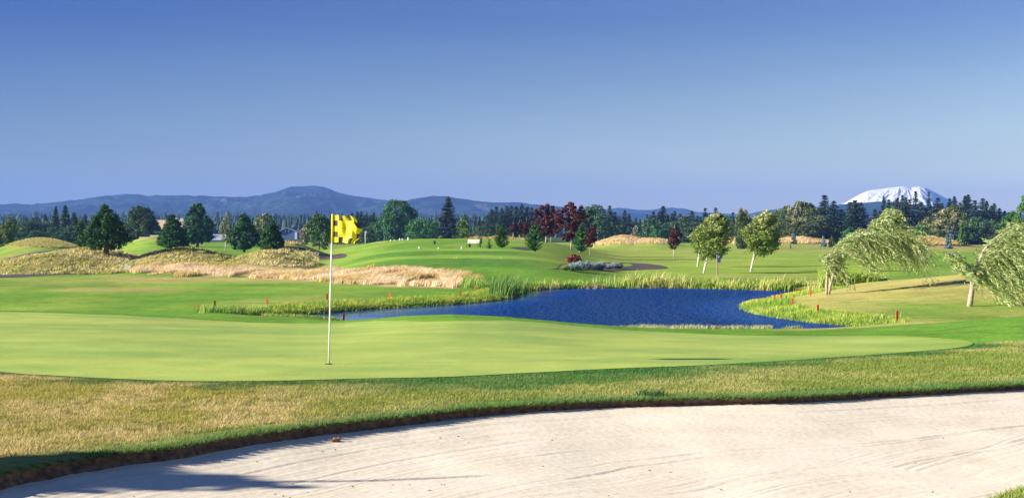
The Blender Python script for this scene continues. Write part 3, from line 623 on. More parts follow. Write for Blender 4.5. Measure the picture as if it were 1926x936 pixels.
def clump_crown(h0, h1, R, prof, n_leaf, leaf, c1, c2, n_clump=120, clump_r=.16, lean=0.0, tips=None, seed=0, aspect=1.4, jag=.25, shell=.72, streak=None):
    """leaf positions for a crown between heights h0 and h1 with radius R*prof(t)"""
    ph = seed * 1.7; P = []
    ts = rng.random(n_clump * 6); pr = np.array([prof(t) for t in ts]); ts = ts[rng.random(len(ts)) < (pr / pr.max())][:n_clump]
    K = len(ts); th = rng.uniform(0, 2 * pi, K); rr = np.array([prof(t) for t in ts])
    lob = 1 + jag * (vnoise(th * 1.4 + ph, ts * 5 + ph) - .5) * 2
    rad = R * rr * lob * np.where(rng.random(K) < .72, rng.uniform(shell, 1, K), rng.uniform(.05, shell, K))
    cx = np.cos(th) * rad; cy = np.sin(th) * rad; cz = h0 + (h1 - h0) * ts
    cr = clump_r * R * rng.uniform(.6, 1.4, K)
    idx = rng.integers(0, K, n_leaf); off = rng.normal(size=(n_leaf, 3)); off /= np.linalg.norm(off, axis=1)[:, None]; off *= (rng.random((n_leaf, 1)) ** .45)
    P = np.stack([cx[idx], cy[idx], cz[idx]], 1) + off * cr[idx][:, None] * np.array([1, 1, .85])
    if streak is not None:                                    # wind-combed: stretch clumps along a direction
        P += np.array(streak) * (rng.random((n_leaf, 1)) - .3) * cr[idx][:, None]
    P[:, 2] = np.maximum(P[:, 2], h0 * .8)
    tt = (P[:, 2] - h0) / (h1 - h0); P[:, 0] += lean * (h1 - h0) * np.clip(tt, 0, 1.2) ** 1.5
    Nn = off + np.stack([cx, cy, 0 * cx], 1)[idx] / (R + 1e-6) * .6 + rng.normal(0, .45, (n_leaf, 3)); Nn /= np.linalg.norm(Nn, axis=1)[:, None]
    k = .5 * rng.random(n_leaf) + .5 * rng.random(K)[idx]; c = vary(n_leaf, c1, c2, k)
    if tips is not None:                                      # pale leaf undersides turned up on the windward top
        m = np.clip((tt - .45) * 2, 0, 1) * (rng.random(K)[idx] > .45) * (P[:, 0] < R * .35); c = mix(c, np.array(tips), m * .75)
    return P, Nn, leaf, c
round_p = lambda t: math.sqrt(max(0, 1 - (2 * t - 1) ** 2)) ** .8 * (1.08 - .2 * t)
tear_p = lambda t: (min(1, .72 + t * 1.6) if t < .2 else (1 - ((t - .2) / .8) ** 1.35) ** .85 + .02)
cone_p = lambda t: (.75 + t * 1.8 if t < .14 else (1 - ((t - .14) / .86)) ** .8 + .04)
flame_p = lambda t: (.45 + 1.4 * t if t < .4 else (1 - ((t - .4) / .6) ** 2) ** .6) + .02
def tree(name, label, cat, px, base, top, width, kind, nearD=60, D=None, group=None, **kw):
    """a tree standing where the ground is seen at (px, base); height and width follow from its distance"""
    D = D or ground_at(px, base, nearD); z = H(px, D); hgt = (base - top) / F * D if kw.get('zfix') is None else kw['zfix']
    zb = ZP(base, D)
    if abs(zb - z) > .05: hgt += (zb - z)                      # foot hidden behind a rise: reach the real ground
    R = width / F * D / 2; root = empty(name, (X(px, D), D, z - .05)); tag(root, label, cat, group)
    build_tree(root, hgt, R, D, kind, **kw); return root
def build_tree(root, h, R, D, kind, bare=.12, dens=1.0, c1=None, c2=None, seed=None, lean=0.0, tips=None, trunk=None, bark=None, **kw):
    seed = int(rng.integers(0, 999)) if seed is None else seed
    px_m = D / 1407.0                                          # metres per rendered pixel
    leaf = min(max(.10, px_m * 1.15), .75)
    tr = MB(); tw = max(h * .018, px_m * .35) if trunk is None else trunk
    if kind in ('round', 'tear', 'cone', 'flame', 'maple'):
        prof = dict(round=round_p, tear=tear_p, cone=cone_p, flame=flame_p, maple=flame_p)[kind]
        area = 2 * R * h * (1 - bare); n = int(min(16000, max(500, 7.5 * area / leaf ** 2 * dens)))
        cc1, cc2 = c1 or (.035, .09, .02), c2 or (.075, .16, .035)
        P, N, s, c = clump_crown(h * bare, h, R, prof, n, leaf, cc1, cc2, n_clump=int(110 + 60 * dens), clump_r=kw.get('cr', .19), lean=lean, tips=tips, seed=seed, jag=kw.get('jag', .25), streak=kw.get('streak'), shell=kw.get('shell', .72))
        obj('crown', leaf_mesh('crown', P, N, s, c), M_leaf, root)
        top = np.array([lean * h * .6, 0, h * .82])
        tr.tube([(0, 0, 0), (.01 * h, 0, h * bare * .9), (lean * h * .15, .01 * h, h * .45), tuple(top)], [tw * 1.3, tw, tw * .6, tw * .15])
        for k in range(7):
            a = k * 2.4 + seed; t = .9 * bare + .1 + .09 * k; z0 = h * t; r = R * .62 * prof(min(1, max(0, (t + .12 - bare) / (1 - bare))))
            tr.tube([(lean * h * .1, 0, z0), (cos(a) * r * .5 + lean * h * .2, sin(a) * r * .5, z0 + h * .09), (cos(a) * r + lean * h * .3, sin(a) * r, z0 + h * .16)], [tw * .45, tw * .28, tw * .08], 5)
        tr.build('trunk', bark or M_bark, root, True)
    elif kind in ('spire', 'pine'):
        P, A, Nn, Sz = [], [], [], []
        tiers = int(np.clip(h / max(.33, px_m * 1.1), 9, 30)) if kind == 'spire' else int(kw.get('tiers', 9))
        for i in range(tiers):
            t = (i + rng.uniform(-.3, .3)) / tiers; t = min(max(t, 0), .985); z0 = h * (bare + (1 - bare) * t)
            r = R * ((1 - t) ** .75 + .02) * (1.0 if t > .06 else .8); nb = 12 if kind == 'spire' else 7
            for k in range(nb):
                a = rng.uniform(0, 2 * pi); L = r * rng.uniform(.7, 1.12); dr = (-.30 if kind == 'spire' else .25) * (1 - t * .9) + rng.normal(0, .08)
                m = max(2, int(L / (leaf * .55))); q = (np.arange(m) + .6) / m
                zz = z0 + dr * L * q + (.16 * L * q * q if kind == 'spire' else .25 * L * q * q)
                for jj in range(2 if kind == 'spire' else 4):
                    P.append(np.stack([np.cos(a) * L * q, np.sin(a) * L * q, zz], 1) + rng.normal(0, leaf * .28, (m, 3)))
                    A.append(np.tile((cos(a), sin(a), dr), (m, 1)) + rng.normal(0, .45, (m, 3))); Sz.append(leaf * (1.25 - .55 * q) * (1.0 - .2 * t if kind == 'spire' else .8))
        for q in range(4): P.append(np.array([[0, 0, h * (1 - .016 * q)]])); A.append(np.array([[.05, .05, 1.]])); Sz.append(np.array([leaf * .30]))
        P = np.concatenate(P); A = np.concatenate(A); Sz = np.concatenate(Sz); n = len(P)
        N = rng.normal(0, .5, (n, 3)) + np.stack([P[:, 0] / R * .7, P[:, 1] / R * .7, .5 + 0 * P[:, 0]], 1); N /= np.linalg.norm(N, axis=1)[:, None]
        P[:, 0] += lean * P[:, 2] ** 1.5 / h ** .5
        c = vary(n, c1 or (.020, .045, .025), c2 or (.06, .11, .05))
        if dens < 1: kk = rng.random(n) < dens; P, N, A, Sz, c = P[kk], N[kk], A[kk], Sz[kk], c[kk]
        obj('crown', leaf_mesh('crown', P, N, Sz, c, 1.5, A), M_needle, root)
        tr.tube([(0, 0, 0), (lean * h * .3, 0, h * .5), (lean * h * .9, 0, h * .97)], [tw * 1.2, tw * .7, tw * .1]); tr.build('trunk', bark or M_bark, root, True)
def clone(src, px, D, label, group, h=1.0, w=1.0, rz=None, name=None, z=None):
    r = src.copy(); COL.objects.link(r); r.name = name or src.name.split('.')[0]; r.location = (X(px, D), D, (H(px, D) - .1) if z is None else z); r.scale = (w, w, h); r.rotation_euler = (0, 0, rng.uniform(0, 6.28) if rz is None else rz)
    if label: r['label'] = label
    if group: r['group'] = group
    elif 'group' in r: del r['group']
    for ch in src.children: c = ch.copy(); COL.objects.link(c); c.parent = r
    return r

# ---------------- left half, named trees
G1, G2 = (.014, .060, .010), (.05, .15, .02)
T = tree
T('pyramidal_tree', 'large dark green tree on the dry mound, leftmost big one, with a bare trunk', 'tree', 199, 481, 386, 84, 'tear', 118, bare=.14, c1=G1, c2=G2, trunk=.28, dens=1.6, jag=.2, cr=.17)
T('pyramidal_tree', 'shorter dark green conical tree touching the left side of the tall one beside it', 'tree', 325, 466, 404, 60, 'cone', 140, bare=.01, c1=G1, c2=G2, dens=1.6, cr=.17, jag=.2)
T('pyramidal_tree', 'tallest dark green pointed tree of the left mounds, thick bare trunk foot', 'tree', 371, 465, 378, 62, 'tear', 140, bare=.10, c1=G1, c2=G2, trunk=.30, dens=1.6, jag=.18, cr=.17)
T('pyramidal_tree', 'dark green pointed tree on a short trunk right of the long low roof', 'tree', 459, 474, 403, 56, 'tear', 118, bare=.10, c1=G1, c2=G2, trunk=.22, dens=1.6, cr=.17)
T('pyramidal_tree', 'dark green conical tree skirted to the ground, left of the blue gabled house', 'tree', 512, 471, 413, 48, 'cone', 118, bare=.01, c1=G1, c2=G2, dens=1.6, cr=.17)
T('leafy_tree', 'wind-tousled olive tree with pale tips behind the two dark pointed trees', 'tree', 494, 456, 402, 38, 'round', D=300, bare=.08, c1=(.06, .12, .02), c2=(.14, .20, .05), tips=(.50, .46, .24), lean=.12, jag=.35)
T('leafy_tree', 'dense green egg-shaped tree on a thin trunk between the blue house and the yellow flag', 'tree', 600, 455, 402, 44, 'flame', D=270, bare=.12, c1=(.035, .10, .015), c2=(.10, .20, .03), dens=1.3)
T('leafy_tree', 'small blond wind-blown tree right behind the blue gabled house', 'tree', 573, 452, 417, 24, 'flame', D=380, bare=.05, c1=(.12, .14, .06), c2=(.30, .27, .15), tips=(.5, .45, .3), lean=.2)
T('leafy_tree', 'wide round olive tree at the left end of the pale low wall', 'tree', 266, 444, 389, 62, 'round', D=330, bare=.03, c1=(.03, .07, .02), c2=(.08, .13, .03), dens=1.3, jag=.22)
T('leafy_tree', 'thin yellowish tree with a white trunk standing before the long low roof', 'tree', 424, 453, 402, 24, 'flame', D=250, bare=.30, c1=(.12, .18, .05), c2=(.28, .28, .12), bark=M_bark_pale, lean=.10, dens=.5, trunk=.09)
T('leafy_tree', 'small dark round tree on a slender stem left of the large mound tree', 'tree', 150, 454, 415, 26, 'round', D=230, bare=.16, c1=(.02, .06, .015), c2=(.05, .11, .02), trunk=.1)
T('leafy_tree', 'young pale green tree leaning right with a clear trunk near the left frame edge', 'tree', 15, 454, 407, 28, 'flame', D=230, bare=.22, c1=(.05, .10, .02), c2=(.16, .22, .05), lean=.12, jag=.4, bark=M_bark_grey, trunk=.1)
T('leafy_tree', 'low bushy tree cut by the left edge of the picture', 'tree', 0, 455, 428, 20, 'round', D=235, bare=.05, c1=(.05, .10, .02), c2=(.13, .18, .05))
T('spire_conifer', 'left one of the two tall dark conifers behind the far left fairway', 'conifer', 105, 445, 387, 30, 'spire', D=420, bare=.02, seed=1)
T('spire_conifer', 'right and taller one of the two dark conifers behind the far left fairway', 'conifer', 123, 445, 384, 40, 'spire', D=415, bare=.02, seed=2)
# ---------------- centre
T('broadleaf_tree', 'huge rounded bright green tree rising above the crest of the tee hill', 'tree', 748, 450, 378, 84, 'round', D=430, bare=.0, c1=(.03, .10, .025), c2=(.07, .20, .04), dens=1.5, jag=.35, cr=.17)
T('broadleaf_tree', 'low wide green tree between the huge rounded tree and the tall dark fir', 'tree', 798, 450, 412, 70, 'round', D=420, bare=.0, c1=(.04, .13, .03), c2=(.09, .24, .05), dens=1.3, jag=.3)
T('tall_fir', 'tall broad dark fir standing alone right of the huge rounded tree', 'conifer', 843, 452, 368, 66, 'spire', D=400, bare=.02, c1=(.018, .035, .02), c2=(.035, .06, .03), lean=.0)
T('pine_tree', 'light yellow-green young pine left of and behind the white bench', 'pine', 873, 458, 399, 44, 'spire', D=240, bare=.12, c1=(.07, .15, .02), c2=(.16, .26, .04), dens=.75, trunk=.1, bark=M_bark_grey)
T('pine_tree', 'small dark-footed green pine right of the white bench', 'pine', 943, 467, 421, 36, 'pine', D=158, bare=.03, c1=(.04, .11, .02), c2=(.11, .22, .035), tiers=19, dens=1)
T('pine_sapling', 'thin see-through sapling between the white bench and the small pine', 'sapling', 920, 467, 446, 14, 'pine', D=152, bare=.05, c1=(.03, .08, .03), c2=(.06, .12, .04), tiers=6, dens=.35, trunk=.03)
T('pine_tree', 'two-tiered bushy green pine standing on the tee hill left of the purple maples', 'pine', 1006, 473, 417, 46, 'pine', 110, bare=.05, c1=(.03, .10, .03), c2=(.09, .22, .04), tiers=20, dens=1, trunk=.08)
T('pine_tree', 'bright green young pine with a twin stem in front of the second purple maple', 'pine', 1091, 476, 422, 44, 'pine', 110, bare=.07, c1=(.04, .13, .03), c2=(.11, .26, .05), tiers=20, dens=1, bark=M_bark_grey, trunk=.07, lean=.04)
MP1, MP2 = (.035, .010, .012), (.13, .030, .025)
T('purple_maple', 'large deep purple maple left of the tallest purple maple, on a pale bare trunk', 'maple', 1027, 459, 383, 50, 'maple', D=200, bare=.20, c1=MP1, c2=MP2, lean=.04, jag=.85, bark=M_bark_grey, trunk=.13, dens=1.7, cr=.15)
T('purple_maple', 'tallest purple maple, reddish top shoots, behind the bright green pine', 'maple', 1074, 470, 380, 56, 'maple', 110, bare=.20, c1=(.05, .014, .012), c2=(.17, .042, .03), lean=.04, jag=.9, bark=M_bark_grey, trunk=.10, dens=1.6, cr=.14)
T('purple_maple', 'small purple maple leaning right beside the straw-coloured mound', 'maple', 1109, 466, 425, 22, 'maple', D=170, bare=.34, c1=MP1, c2=MP2, lean=.2, jag=.5, dens=1.2, trunk=.04, bark=M_bark_grey)
T('purple_maple', 'young purple maple standing alone on the right fairway', 'maple', 1267, 485, 425, 24, 'maple', 130, bare=.30, c1=MP1, c2=(.12, .03, .028), lean=.14, jag=.6, dens=1.1, trunk=.06, bark=M_bark_pale, cr=.22)
for px, tp, w_, lb in ((965, 420, 15, 'leftmost and lowest of the row of small purple maples on the crest'), (977, 418, 14, 'second from left of the row of small purple maples on the crest'), (990, 414, 18, 'broadest of the row of small purple maples on the crest'),
                      (1036, 424, 14, 'small purple maple half hidden behind the large deep purple one')):
    T('purple_maple', lb, 'maple', px, 449, tp, w_, 'maple', D=235, bare=.42, c1=MP1, c2=(.11, .028, .03), lean=.05, bark=M_bark_grey, dens=.8, trunk=.07)
T('purple_maple', 'slender purple maple seen just left of the two-tiered pine', 'maple', 988, 461, 424, 9, 'maple', D=185, bare=.5, c1=MP1, c2=MP2, dens=.6, trunk=.04)
# ---------------- birches
B1, B2, BT = (.10, .17, .02), (.30, .38, .08), (.62, .60, .30)
def birch(px, base, top, width, label, forks, cx=0.0, bare=.2, shape='flame', h_off=0):
    D = ground_at(px, base, 108); s = D / F; h = (base - top) * s; R = width * s / 2; root = empty('birch_tree', (X(px, D), D, H(px, D) - .03)); tag(root, label, 'birch')
    n = int(11 * 2 * R * h / .115 ** 2 * .55); n = min(n, 15000)
    P, N, sz, c = clump_crown(h * bare, h, R, flame_p if shape == 'flame' else round_p, n, .125, B1, B2, 230, .16, lean=.06, tips=BT, jag=.48, streak=(2.2, 0, 1.0))
    tt = (P[:, 2] - h * bare) / (h * (1 - bare)); P[:, 0] += (cx + .06 * h * tt)
    dirs = np.tile((1., 0, .35), (len(P), 1)) + rng.normal(0, .55, (len(P), 3))
    obj('crown', leaf_mesh('crown', P, N, sz, c, 1.5, dirs), M_leaf, root)
    m = MB()
    for f in forks: m.tube([(a * s, b * s * .6, c_ * s) for a, b, c_ in f], np.linspace(.11, .025, len(f)), 8)
    m.build('trunk', M_white, root, True); return root
M_white = mat_plain('birch_bark', (.66, .62, .54), .8, .45, 5)
birch(1324, 514, 402, 62, 'front white-trunked birch whose stem forks above the reeds, left of the blue sign', [[(0, 0, 0), (3, 0, 18), (8, 0, 34), (6, 3, 60), (12, 5, 90)], [(4, 0, 20), (12, 2, 36), (22, 3, 58), (30, 5, 78)]], .5, .23)
birch(1312, 502, 420, 46, 'birch with one straight pale stem, behind and left of the forked birch', [[(0, 0, 0), (3, 0, 25), (6, 1, 50), (12, 0, 72)]], .6, .28)
birch(1412, 511, 398, 60, 'right-hand white-trunked birch standing apart over the long shadows', [[(0, 0, 0), (4, 0, 20), (12, 0, 36), (20, 2, 70), (24, 0, 98)], [(5, 0, 22), (8, -3, 42), (4, -2, 66)], [(10, 0, 32), (24, 4, 50), (34, 2, 66)]], .75, .24)

# ---------------- willows blown to the right
def willow(px, base, label, limbs, strands, seedn, off=(0, 0), nearD=50):
    D = ground_at(px, base, nearD); s = D / F; root = empty('weeping_willow', (X(px, D), D, H(px, D) - .04)); tag(root, label, 'willow')
    loc = lambda p, y=0.0: np.array([(p[0] - px) * s, y, (base - p[1]) * s])
    m = MB(); allp = []
    for L, r0, r1, y1 in limbs:
        pts = [loc(p, y1 * i / max(1, len(L) - 1)) for i, p in enumerate(L)]; rad = np.linspace(r0, r1, len(pts)); m.tube(pts, rad, 8); allp.append(pts)
    VS = []; DS = []; CS = []; NS = []; SS = []; sw = MB()
    for (L, n, ln, ang, drop, yr) in strands:                 # L: source line (pixels), ln: strand length (pixels)
        pts = np.array([loc(p) for p in L]); n = int(n * .8); cu = rng.random(max(3, n // 9)); ca = rng.normal(0, 11, len(cu)); cl = rng.uniform(.65, 1.15, len(cu))
        for k in range(n):
            u = (cu[k % len(cu)] + rng.normal(0, .05)) % 1 * (len(L) - 1); i = min(int(u), len(L) - 2); p0 = pts[i] * (1 - (u - i)) + pts[i + 1] * (u - i)
            p0 = p0 + np.array([rng.normal(0, 3 * s), rng.normal(0, yr), rng.normal(0, 4 * s)])
            Ls = ln * s * rng.uniform(.45, 1.1) * cl[k % len(cu)]; a0 = radians(ang + 5 + ca[k % len(cu)] + rng.normal(0, 7)); q = np.linspace(0, 1, 26)
            dy = rng.normal(0, .22)
            x = p0[0] + Ls * (np.cos(a0) * q) * (1 - .12 * q); z = p0[2] + Ls * (np.sin(a0) * q - drop * .75 * rng.uniform(.6, 1.2) * q ** 1.9); y = p0[1] + dy * Ls * q + .04 * np.sin(q * 9 + k)
            C = np.stack([x, y, z], 1); z_wave = .03 * np.sin(q * 14 + k * 2); C[:, 2] += z_wave
            if k % 3 == 0: sw.tube([C[0], C[8], C[16], C[25]], [.008, .006, .004, .002], 3)
            Tn = np.gradient(C, axis=0); Tn /= np.linalg.norm(Tn, axis=1)[:, None]
            for r in range(2):
                VS.append(C + rng.normal(0, .03, C.shape)); DS.append(Tn + rng.normal(0, .38, C.shape) + np.array([.25, 0, 0])); NS.append(rng.normal(size=C.shape)); 
                cc = rng.random(); CS.append(np.tile(mix(np.array((.26, .38, .08)), np.array((.66, .72, .38)), cc) * (.75 + .4 * rng.random()), (len(C), 1)) * (.75 + .5 * rng.random((len(C), 1))))
    P = np.concatenate(VS); A = np.concatenate(DS); N = np.concatenate(NS); c = np.concatenate(CS)
    N /= np.linalg.norm(N, axis=1)[:, None]
    me = leaf_mesh('crown', P, N, .036, c, 4.4, A); obj('crown', me, M_wleaf, root)
    m.build('trunk', M_bark_pale2, root, True); tag(sw.build('twigs', M_twig, root, True), kind='stuff'); return root
M_wleaf = mat_col('willow_leaf', (), rough=.55, spec=.3, transl=.25)
M_bark_pale2 = mat_plain('willow_bark', (.40, .32, .23), .9, .5, 9, bump=.5); M_twig = mat_plain('willow_twig', (.42, .34, .12), .8)
willow(1556, 555, 'twin-stemmed weeping willow blown to the right at the water edge by the yellow flowers',
    [([(1555,556),(1555,535),(1557,512),(1561,492),(1563,478),(1572,462)], .085, .03, .3), ([(1558,556),(1563,530),(1568,510),(1573,497),(1586,490),(1594,484)], .085, .035, -.2),
     ([(1568,505),(1580,480),(1600,455),(1625,436),(1650,416),(1668,404)], .05, .012, .1), ([(1573,497),(1600,478),(1640,452),(1680,440),(1715,446)], .05, .01, -.5), ([(1563,478),(1590,450),(1630,432),(1670,428),(1700,434)], .035, .008, .6), ([(1559,500),(1552,485),(1548,474)], .03, .008, .2)],
    [([(1562,480),(1580,456),(1600,446),(1630,432)], 110, 42, 4, .40, .4), ([(1600,446),(1630,430),(1660,410),(1670,405)], 90, 42, 10, .5, .3), ([(1640,425),(1660,414),(1680,420)], 90, 50, -18, .5, .5), ([(1636,428),(1655,414),(1668,405)], 60, 26, 24, .3, .2),
     ([(1590,458),(1630,440),(1680,432),(1700,440)], 190, 66, -30, .40, .7), ([(1640,440),(1680,434),(1708,448)], 170, 84, -44, .40, .6), ([(1600,475),(1640,458),(1670,455)], 120, 62, -32, .35, .5),
     ([(1680,450),(1706,456)], 70, 66, -58, .2, .4), ([(1548,478),(1556,495),(1570,470)], 60, 34, -5, .4, .3), ([(1546,480),(1553,492),(1560,505)], 26, 22, -50, .5, .2), ([(1566,500),(1580,500)], 30, 44, -42, .3, .3)], 1)
willow(1824, 577, 'single-trunked weeping willow on the grassy hill, its crown blown out of the right edge',
    [([(1823,578),(1826,560),(1829,540),(1829,528),(1826,520)], .14, .09, 0), ([(1826,522),(1810,505),(1790,488),(1776,474)], .06, .015, -.2), ([(1828,528),(1838,500),(1852,470),(1868,452),(1890,436),(1905,424),(1930,420)], .09, .02, .3),
     ([(1829,530),(1850,510),(1880,490),(1920,470),(1960,460)], .07, .02, -.6), ([(1850,474),(1890,455),(1930,440),(1980,440)], .04, .01, .8)],
    [([(1776,474),(1790,488),(1810,505)], 80, 36, -22, .4, .3), ([(1790,488),(1815,508),(1828,520)], 46, 50, -38, .35, .4), ([(1838,500),(1852,470),(1868,452)], 120, 60, -14, .45, .5), ([(1868,452),(1890,436),(1910,424)], 130, 60, -8, .55, .5),
     ([(1840,505),(1880,480),(1920,470)], 150, 92, -42, .35, .8), ([(1880,460),(1920,445),(1960,445)], 170, 86, -35, .5, .8), ([(1832,525),(1860,505),(1900,490)], 90, 96, -50, .3, .7), ([(1905,425),(1940,420),(1990,430)], 120, 86, -25, .6, .8), ([(1900,480),(1950,470)], 110, 110, -50, .4, .8)], 2, nearD=45)

# ---------------- prototypes for the distant rows
def far_row(protos, spec, label, group, D, name):
    for s_ in spec:
        px, tp, w_ = s_[:3]; d = s_[3] if len(s_) > 3 else D + rng.uniform(-25, 25); src, h0, R0 = protos[int(rng.integers(0, len(protos)))]
        z = H(px, d) - .2; hh = ZP(tp, d) - z; ww = w_ / F * d / 2 * (1.75 if 'conifer' in name else 1.2)
        clone(src, px, d, label, group, hh / h0, ww / R0, z=z, name=name)
def proto(name, label, cat, h, R, kind, Dv, **kw):
    px = kw.pop('px'); d = kw.pop('d'); root = empty(name, (X(px, d), d, H(px, d) - .2)); tag(root, label, cat); build_tree(root, h, R, Dv, kind, **kw); return (root, h, R)
CL = 'dark conifer of the dense tall row before the snow-capped mountain'; CGp = 'conifers before the snow mountain'
CO = []
for k, px_, d_, hh_, ww_ in ((0, 1662, 520, 17, 3.1), (1, 1697, 525, 18, 3.2), (2, 1722, 515, 19, 3.4), (3, 1747, 530, 19, 3.0)):
    p_ = proto('spire_conifer', CL, 'conifer', hh_, ww_, 'spire', 520, px=px_, d=d_, bare=.0, c1=(.018, .042, .030), c2=(.065, .115, .07)); p_[0]['group'] = CGp; CO.append(p_)
far_row(CO, [(1672,373,26),(1683,377,26),(1689,370,28),(1704,371,28),(1711,374,24),(1733,378,26),(1764,371,30),(1757,380,26),(1655,395,26),(1700,385,40,500),(1740,390,40,500),(1670,392,40,500),(1772,382,24)], CL, CGp, 520, 'spire_conifer')
far_row(CO, [(1786,371,26),(1795,369,26),(1806,380,22),(1815,368,28),(1821,366,32),(1834,376,30),(1848,371,30),(1856,378,26),(1865,385,24),(1870,382,26),(1880,391,24),(1890,395,22),(1897,399,20),(1840,395,44,500),(1868,402,44,500),(1808,395,40,500),(1888,412,36,500)],
        'dark blue-green conifer of the sloping row right of the snow-capped mountain', 'conifers right of the snow mountain', 520, 'spire_conifer')
far_row(CO, [(1551,366,40,480)], 'tallest dark conifer rising from the olive leafy trees left of the snow mountain', None, 480, 'spire_conifer')
far_row(CO, [(1568,376,34,470)], 'conifer just right of the tallest one among the olive leafy trees', None, 470, 'spire_conifer')
far_row(CO, [(1599,379,36,460),(1608,376,40,450),(1618,380,44,455)], 'dark conifer of the broad trio at the left foot of the snow mountain', 'trio of conifers by the mountain foot', 460, 'spire_conifer')
far_row(CO, [(1646,392,26,520)], 'small lone conifer above the first willow', None, 520, 'spire_conifer')
far_row(CO, [(1462,398,20,520),(1520,398,22,500),(1535,402,30,480),(1582,392,34,475),(1590,400,36,470),(1540,410,40,470),(1565,405,46,460)], 'dark conifer half buried among the olive leafy trees', 'conifers among the olive trees', 500, 'spire_conifer')
far_row(CO, [(1147,386,22,490),(1135,392,24,480),(1157,398,20,490),(1165,406,18,500)], 'near-black conifer right of the two big purple maples', 'conifers by the purple maples', 490, 'spire_conifer')
far_row(CO, [(1175,395,20),(1183,402,18),(1196,409,16),(1204,412,14),(1191,416,18),(1217,402,14),(1223,404,16),(1229,397,22),(1247,386,32),(1240,398,30),(1255,402,28),(1264,400,20),(1269,396,22),(1279,401,22),(1287,406,22),(1291,405,18),(1301,395,22),(1312,405,20),(1318,407,20),(1326,391,20),(1335,401,22),(1346,390,24),(1354,400,22),(1370,405,22),(1378,399,18),(1213,414,20),(1237,412,30)],
        'dark conifer of the jagged middle tree line behind the right fairway', 'conifers of the middle tree line', 520, 'spire_conifer')
far_row(CO, [(644,400,14,480),(655,404,16),(662,400,18),(672,396,18),(679,397,20),(690,402,20),(697,404,18),(703,400,18),(708,408,16),(685,408,26)], 'dark conifer of the clump between the yellow flag and the huge rounded tree', 'conifers by the yellow flag', 480, 'spire_conifer')
far_row(CO, [(924,392,26,500),(934,388,26),(944,391,26),(953,386,26),(962,387,26),(972,386,28),(982,384,28),(992,387,28),(1000,390,26),(1008,396,22),(918,402,22),(950,402,34,480),(985,400,36,480),(968,404,34,480)], 'olive-dark conifer of the solid clump left of the big purple maples', 'conifers left of the maples', 500, 'spire_conifer')
far_row(CO, [(895,407,12,420),(902,406,13,425),(908,414,18,430)], 'narrow dark conifer of the small group above the white bench', 'narrow conifers above the bench', 420, 'spire_conifer')
far_row(CO, [(139,398,22),(85,402,16,520),(142,410,30,430),(160,402,18,520),(62,408,14,540),(50,412,14,540)], 'dark conifer of the low wood behind the far left fairway', 'low conifers at far left', 480, 'spire_conifer')
# leafy prototypes
LF = []
for k, (px_, d_, hh_, ww_, k_, c1_, c2_) in enumerate(((1360, 470, 9, 5, 'round', (.025, .06, .03), (.09, .17, .06)), (1226, 470, 8, 4.5, 'round', (.03, .08, .03), (.10, .22, .07)), (1290, 480, 9, 5, 'flame', (.03, .07, .03), (.12, .18, .07)))):
    p_ = proto('leafy_tree', 'dark leafy tree along the foot of the middle tree line', 'tree', hh_, ww_, k_, 480, px=px_, d=d_, bare=.0, c1=c1_, c2=c2_, dens=1.1, jag=.35); p_[0]['group'] = 'leafy trees at the foot of the tree line'; LF.append(p_)
far_row(LF, [(1180,420,32),(1200,424,30),(1158,424,34),(1212,428,26),(1245,424,40),(1262,420,36),(1278,418,34),(1300,416,40),(1318,420,36),(1340,414,40),(1352,420,40),(1372,412,36),(1385,418,30),(1235,436,30,440),(1170,438,26,440),(1150,432,30,440)],
        'dark leafy tree along the foot of the middle tree line', 'leafy trees at the foot of the tree line', 465, 'leafy_tree')
far_row(LF, [(1108,392,40,440),(1120,388,36,450),(1098,402,36,440),(1130,404,40,430),(1085,412,34,430)], 'big dark leafy tree behind and right of the tallest purple maple', 'leafy trees behind the maples', 440, 'leafy_tree')
far_row(LF, [(10,424,34),(35,418,36),(55,414,34),(48,428,40,420),(72,420,34),(88,418,32),(130,425,30,410),(150,420,30),(68,434,36,380),(100,428,34,390),(120,434,34,380),(165,425,24),(180,428,20),(300,436,18,420)], 'leafy tree of the low wood behind the far left fairway', 'low wood at far left', 430, 'leafy_tree')
far_row(LF, [(905,424,26),(920,420,26),(935,424,24),(912,432,24,330),(1000,426,26),(1015,428,26),(955,430,24,350),(980,432,26,350)], 'leafy tree low in front of the solid conifer clump', 'leafy trees before the clump', 380, 'leafy_tree')
far_row(LF, [(640,424,24),(655,424,24),(672,428,24),(690,426,26),(705,424,26),(626,428,20)], 'low leafy tree beside the yellow flag', 'low leafy trees by the flag', 420, 'leafy_tree')
OL = []
for k, (px_, d_, hh_, ww_, k_, c1_, c2_, tp_) in enumerate(((1505, 440, 12, 5, 'round', (.04, .075, .015), (.16, .21, .05), (.62, .55, .26)), (1478, 450, 10, 4.5, 'flame', (.04, .08, .02), (.15, .20, .06), (.42, .38, .20)))):
    p_ = proto('olive_tree', 'olive leafy tree with blond wind-turned tips in the large right-hand wood', 'tree', hh_, ww_, k_, 450, px=px_, d=d_, bare=.0, c1=c1_, c2=c2_, tips=tp_, dens=1.2, jag=.4, lean=.1); p_[0]['group'] = 'olive trees of the right wood'; OL.append(p_)
OL0 = OL[0]; OL0[0].scale = (1.25, 1.25, 1.02)
far_row(OL, [(1455,402,28),(1468,396,28),(1485,388,34),(1498,381,40,430),(1516,382,40,432),(1528,392,34),(1460,418,36,420),(1490,410,44,415),(1515,408,44,412),(1540,408,44,420),(1445,412,30),(1560,420,40,420),(1580,425,40,430)], 'olive leafy tree with blond wind-turned tips in the large right-hand wood', 'olive trees of the right wood', 440, 'leafy_tree')
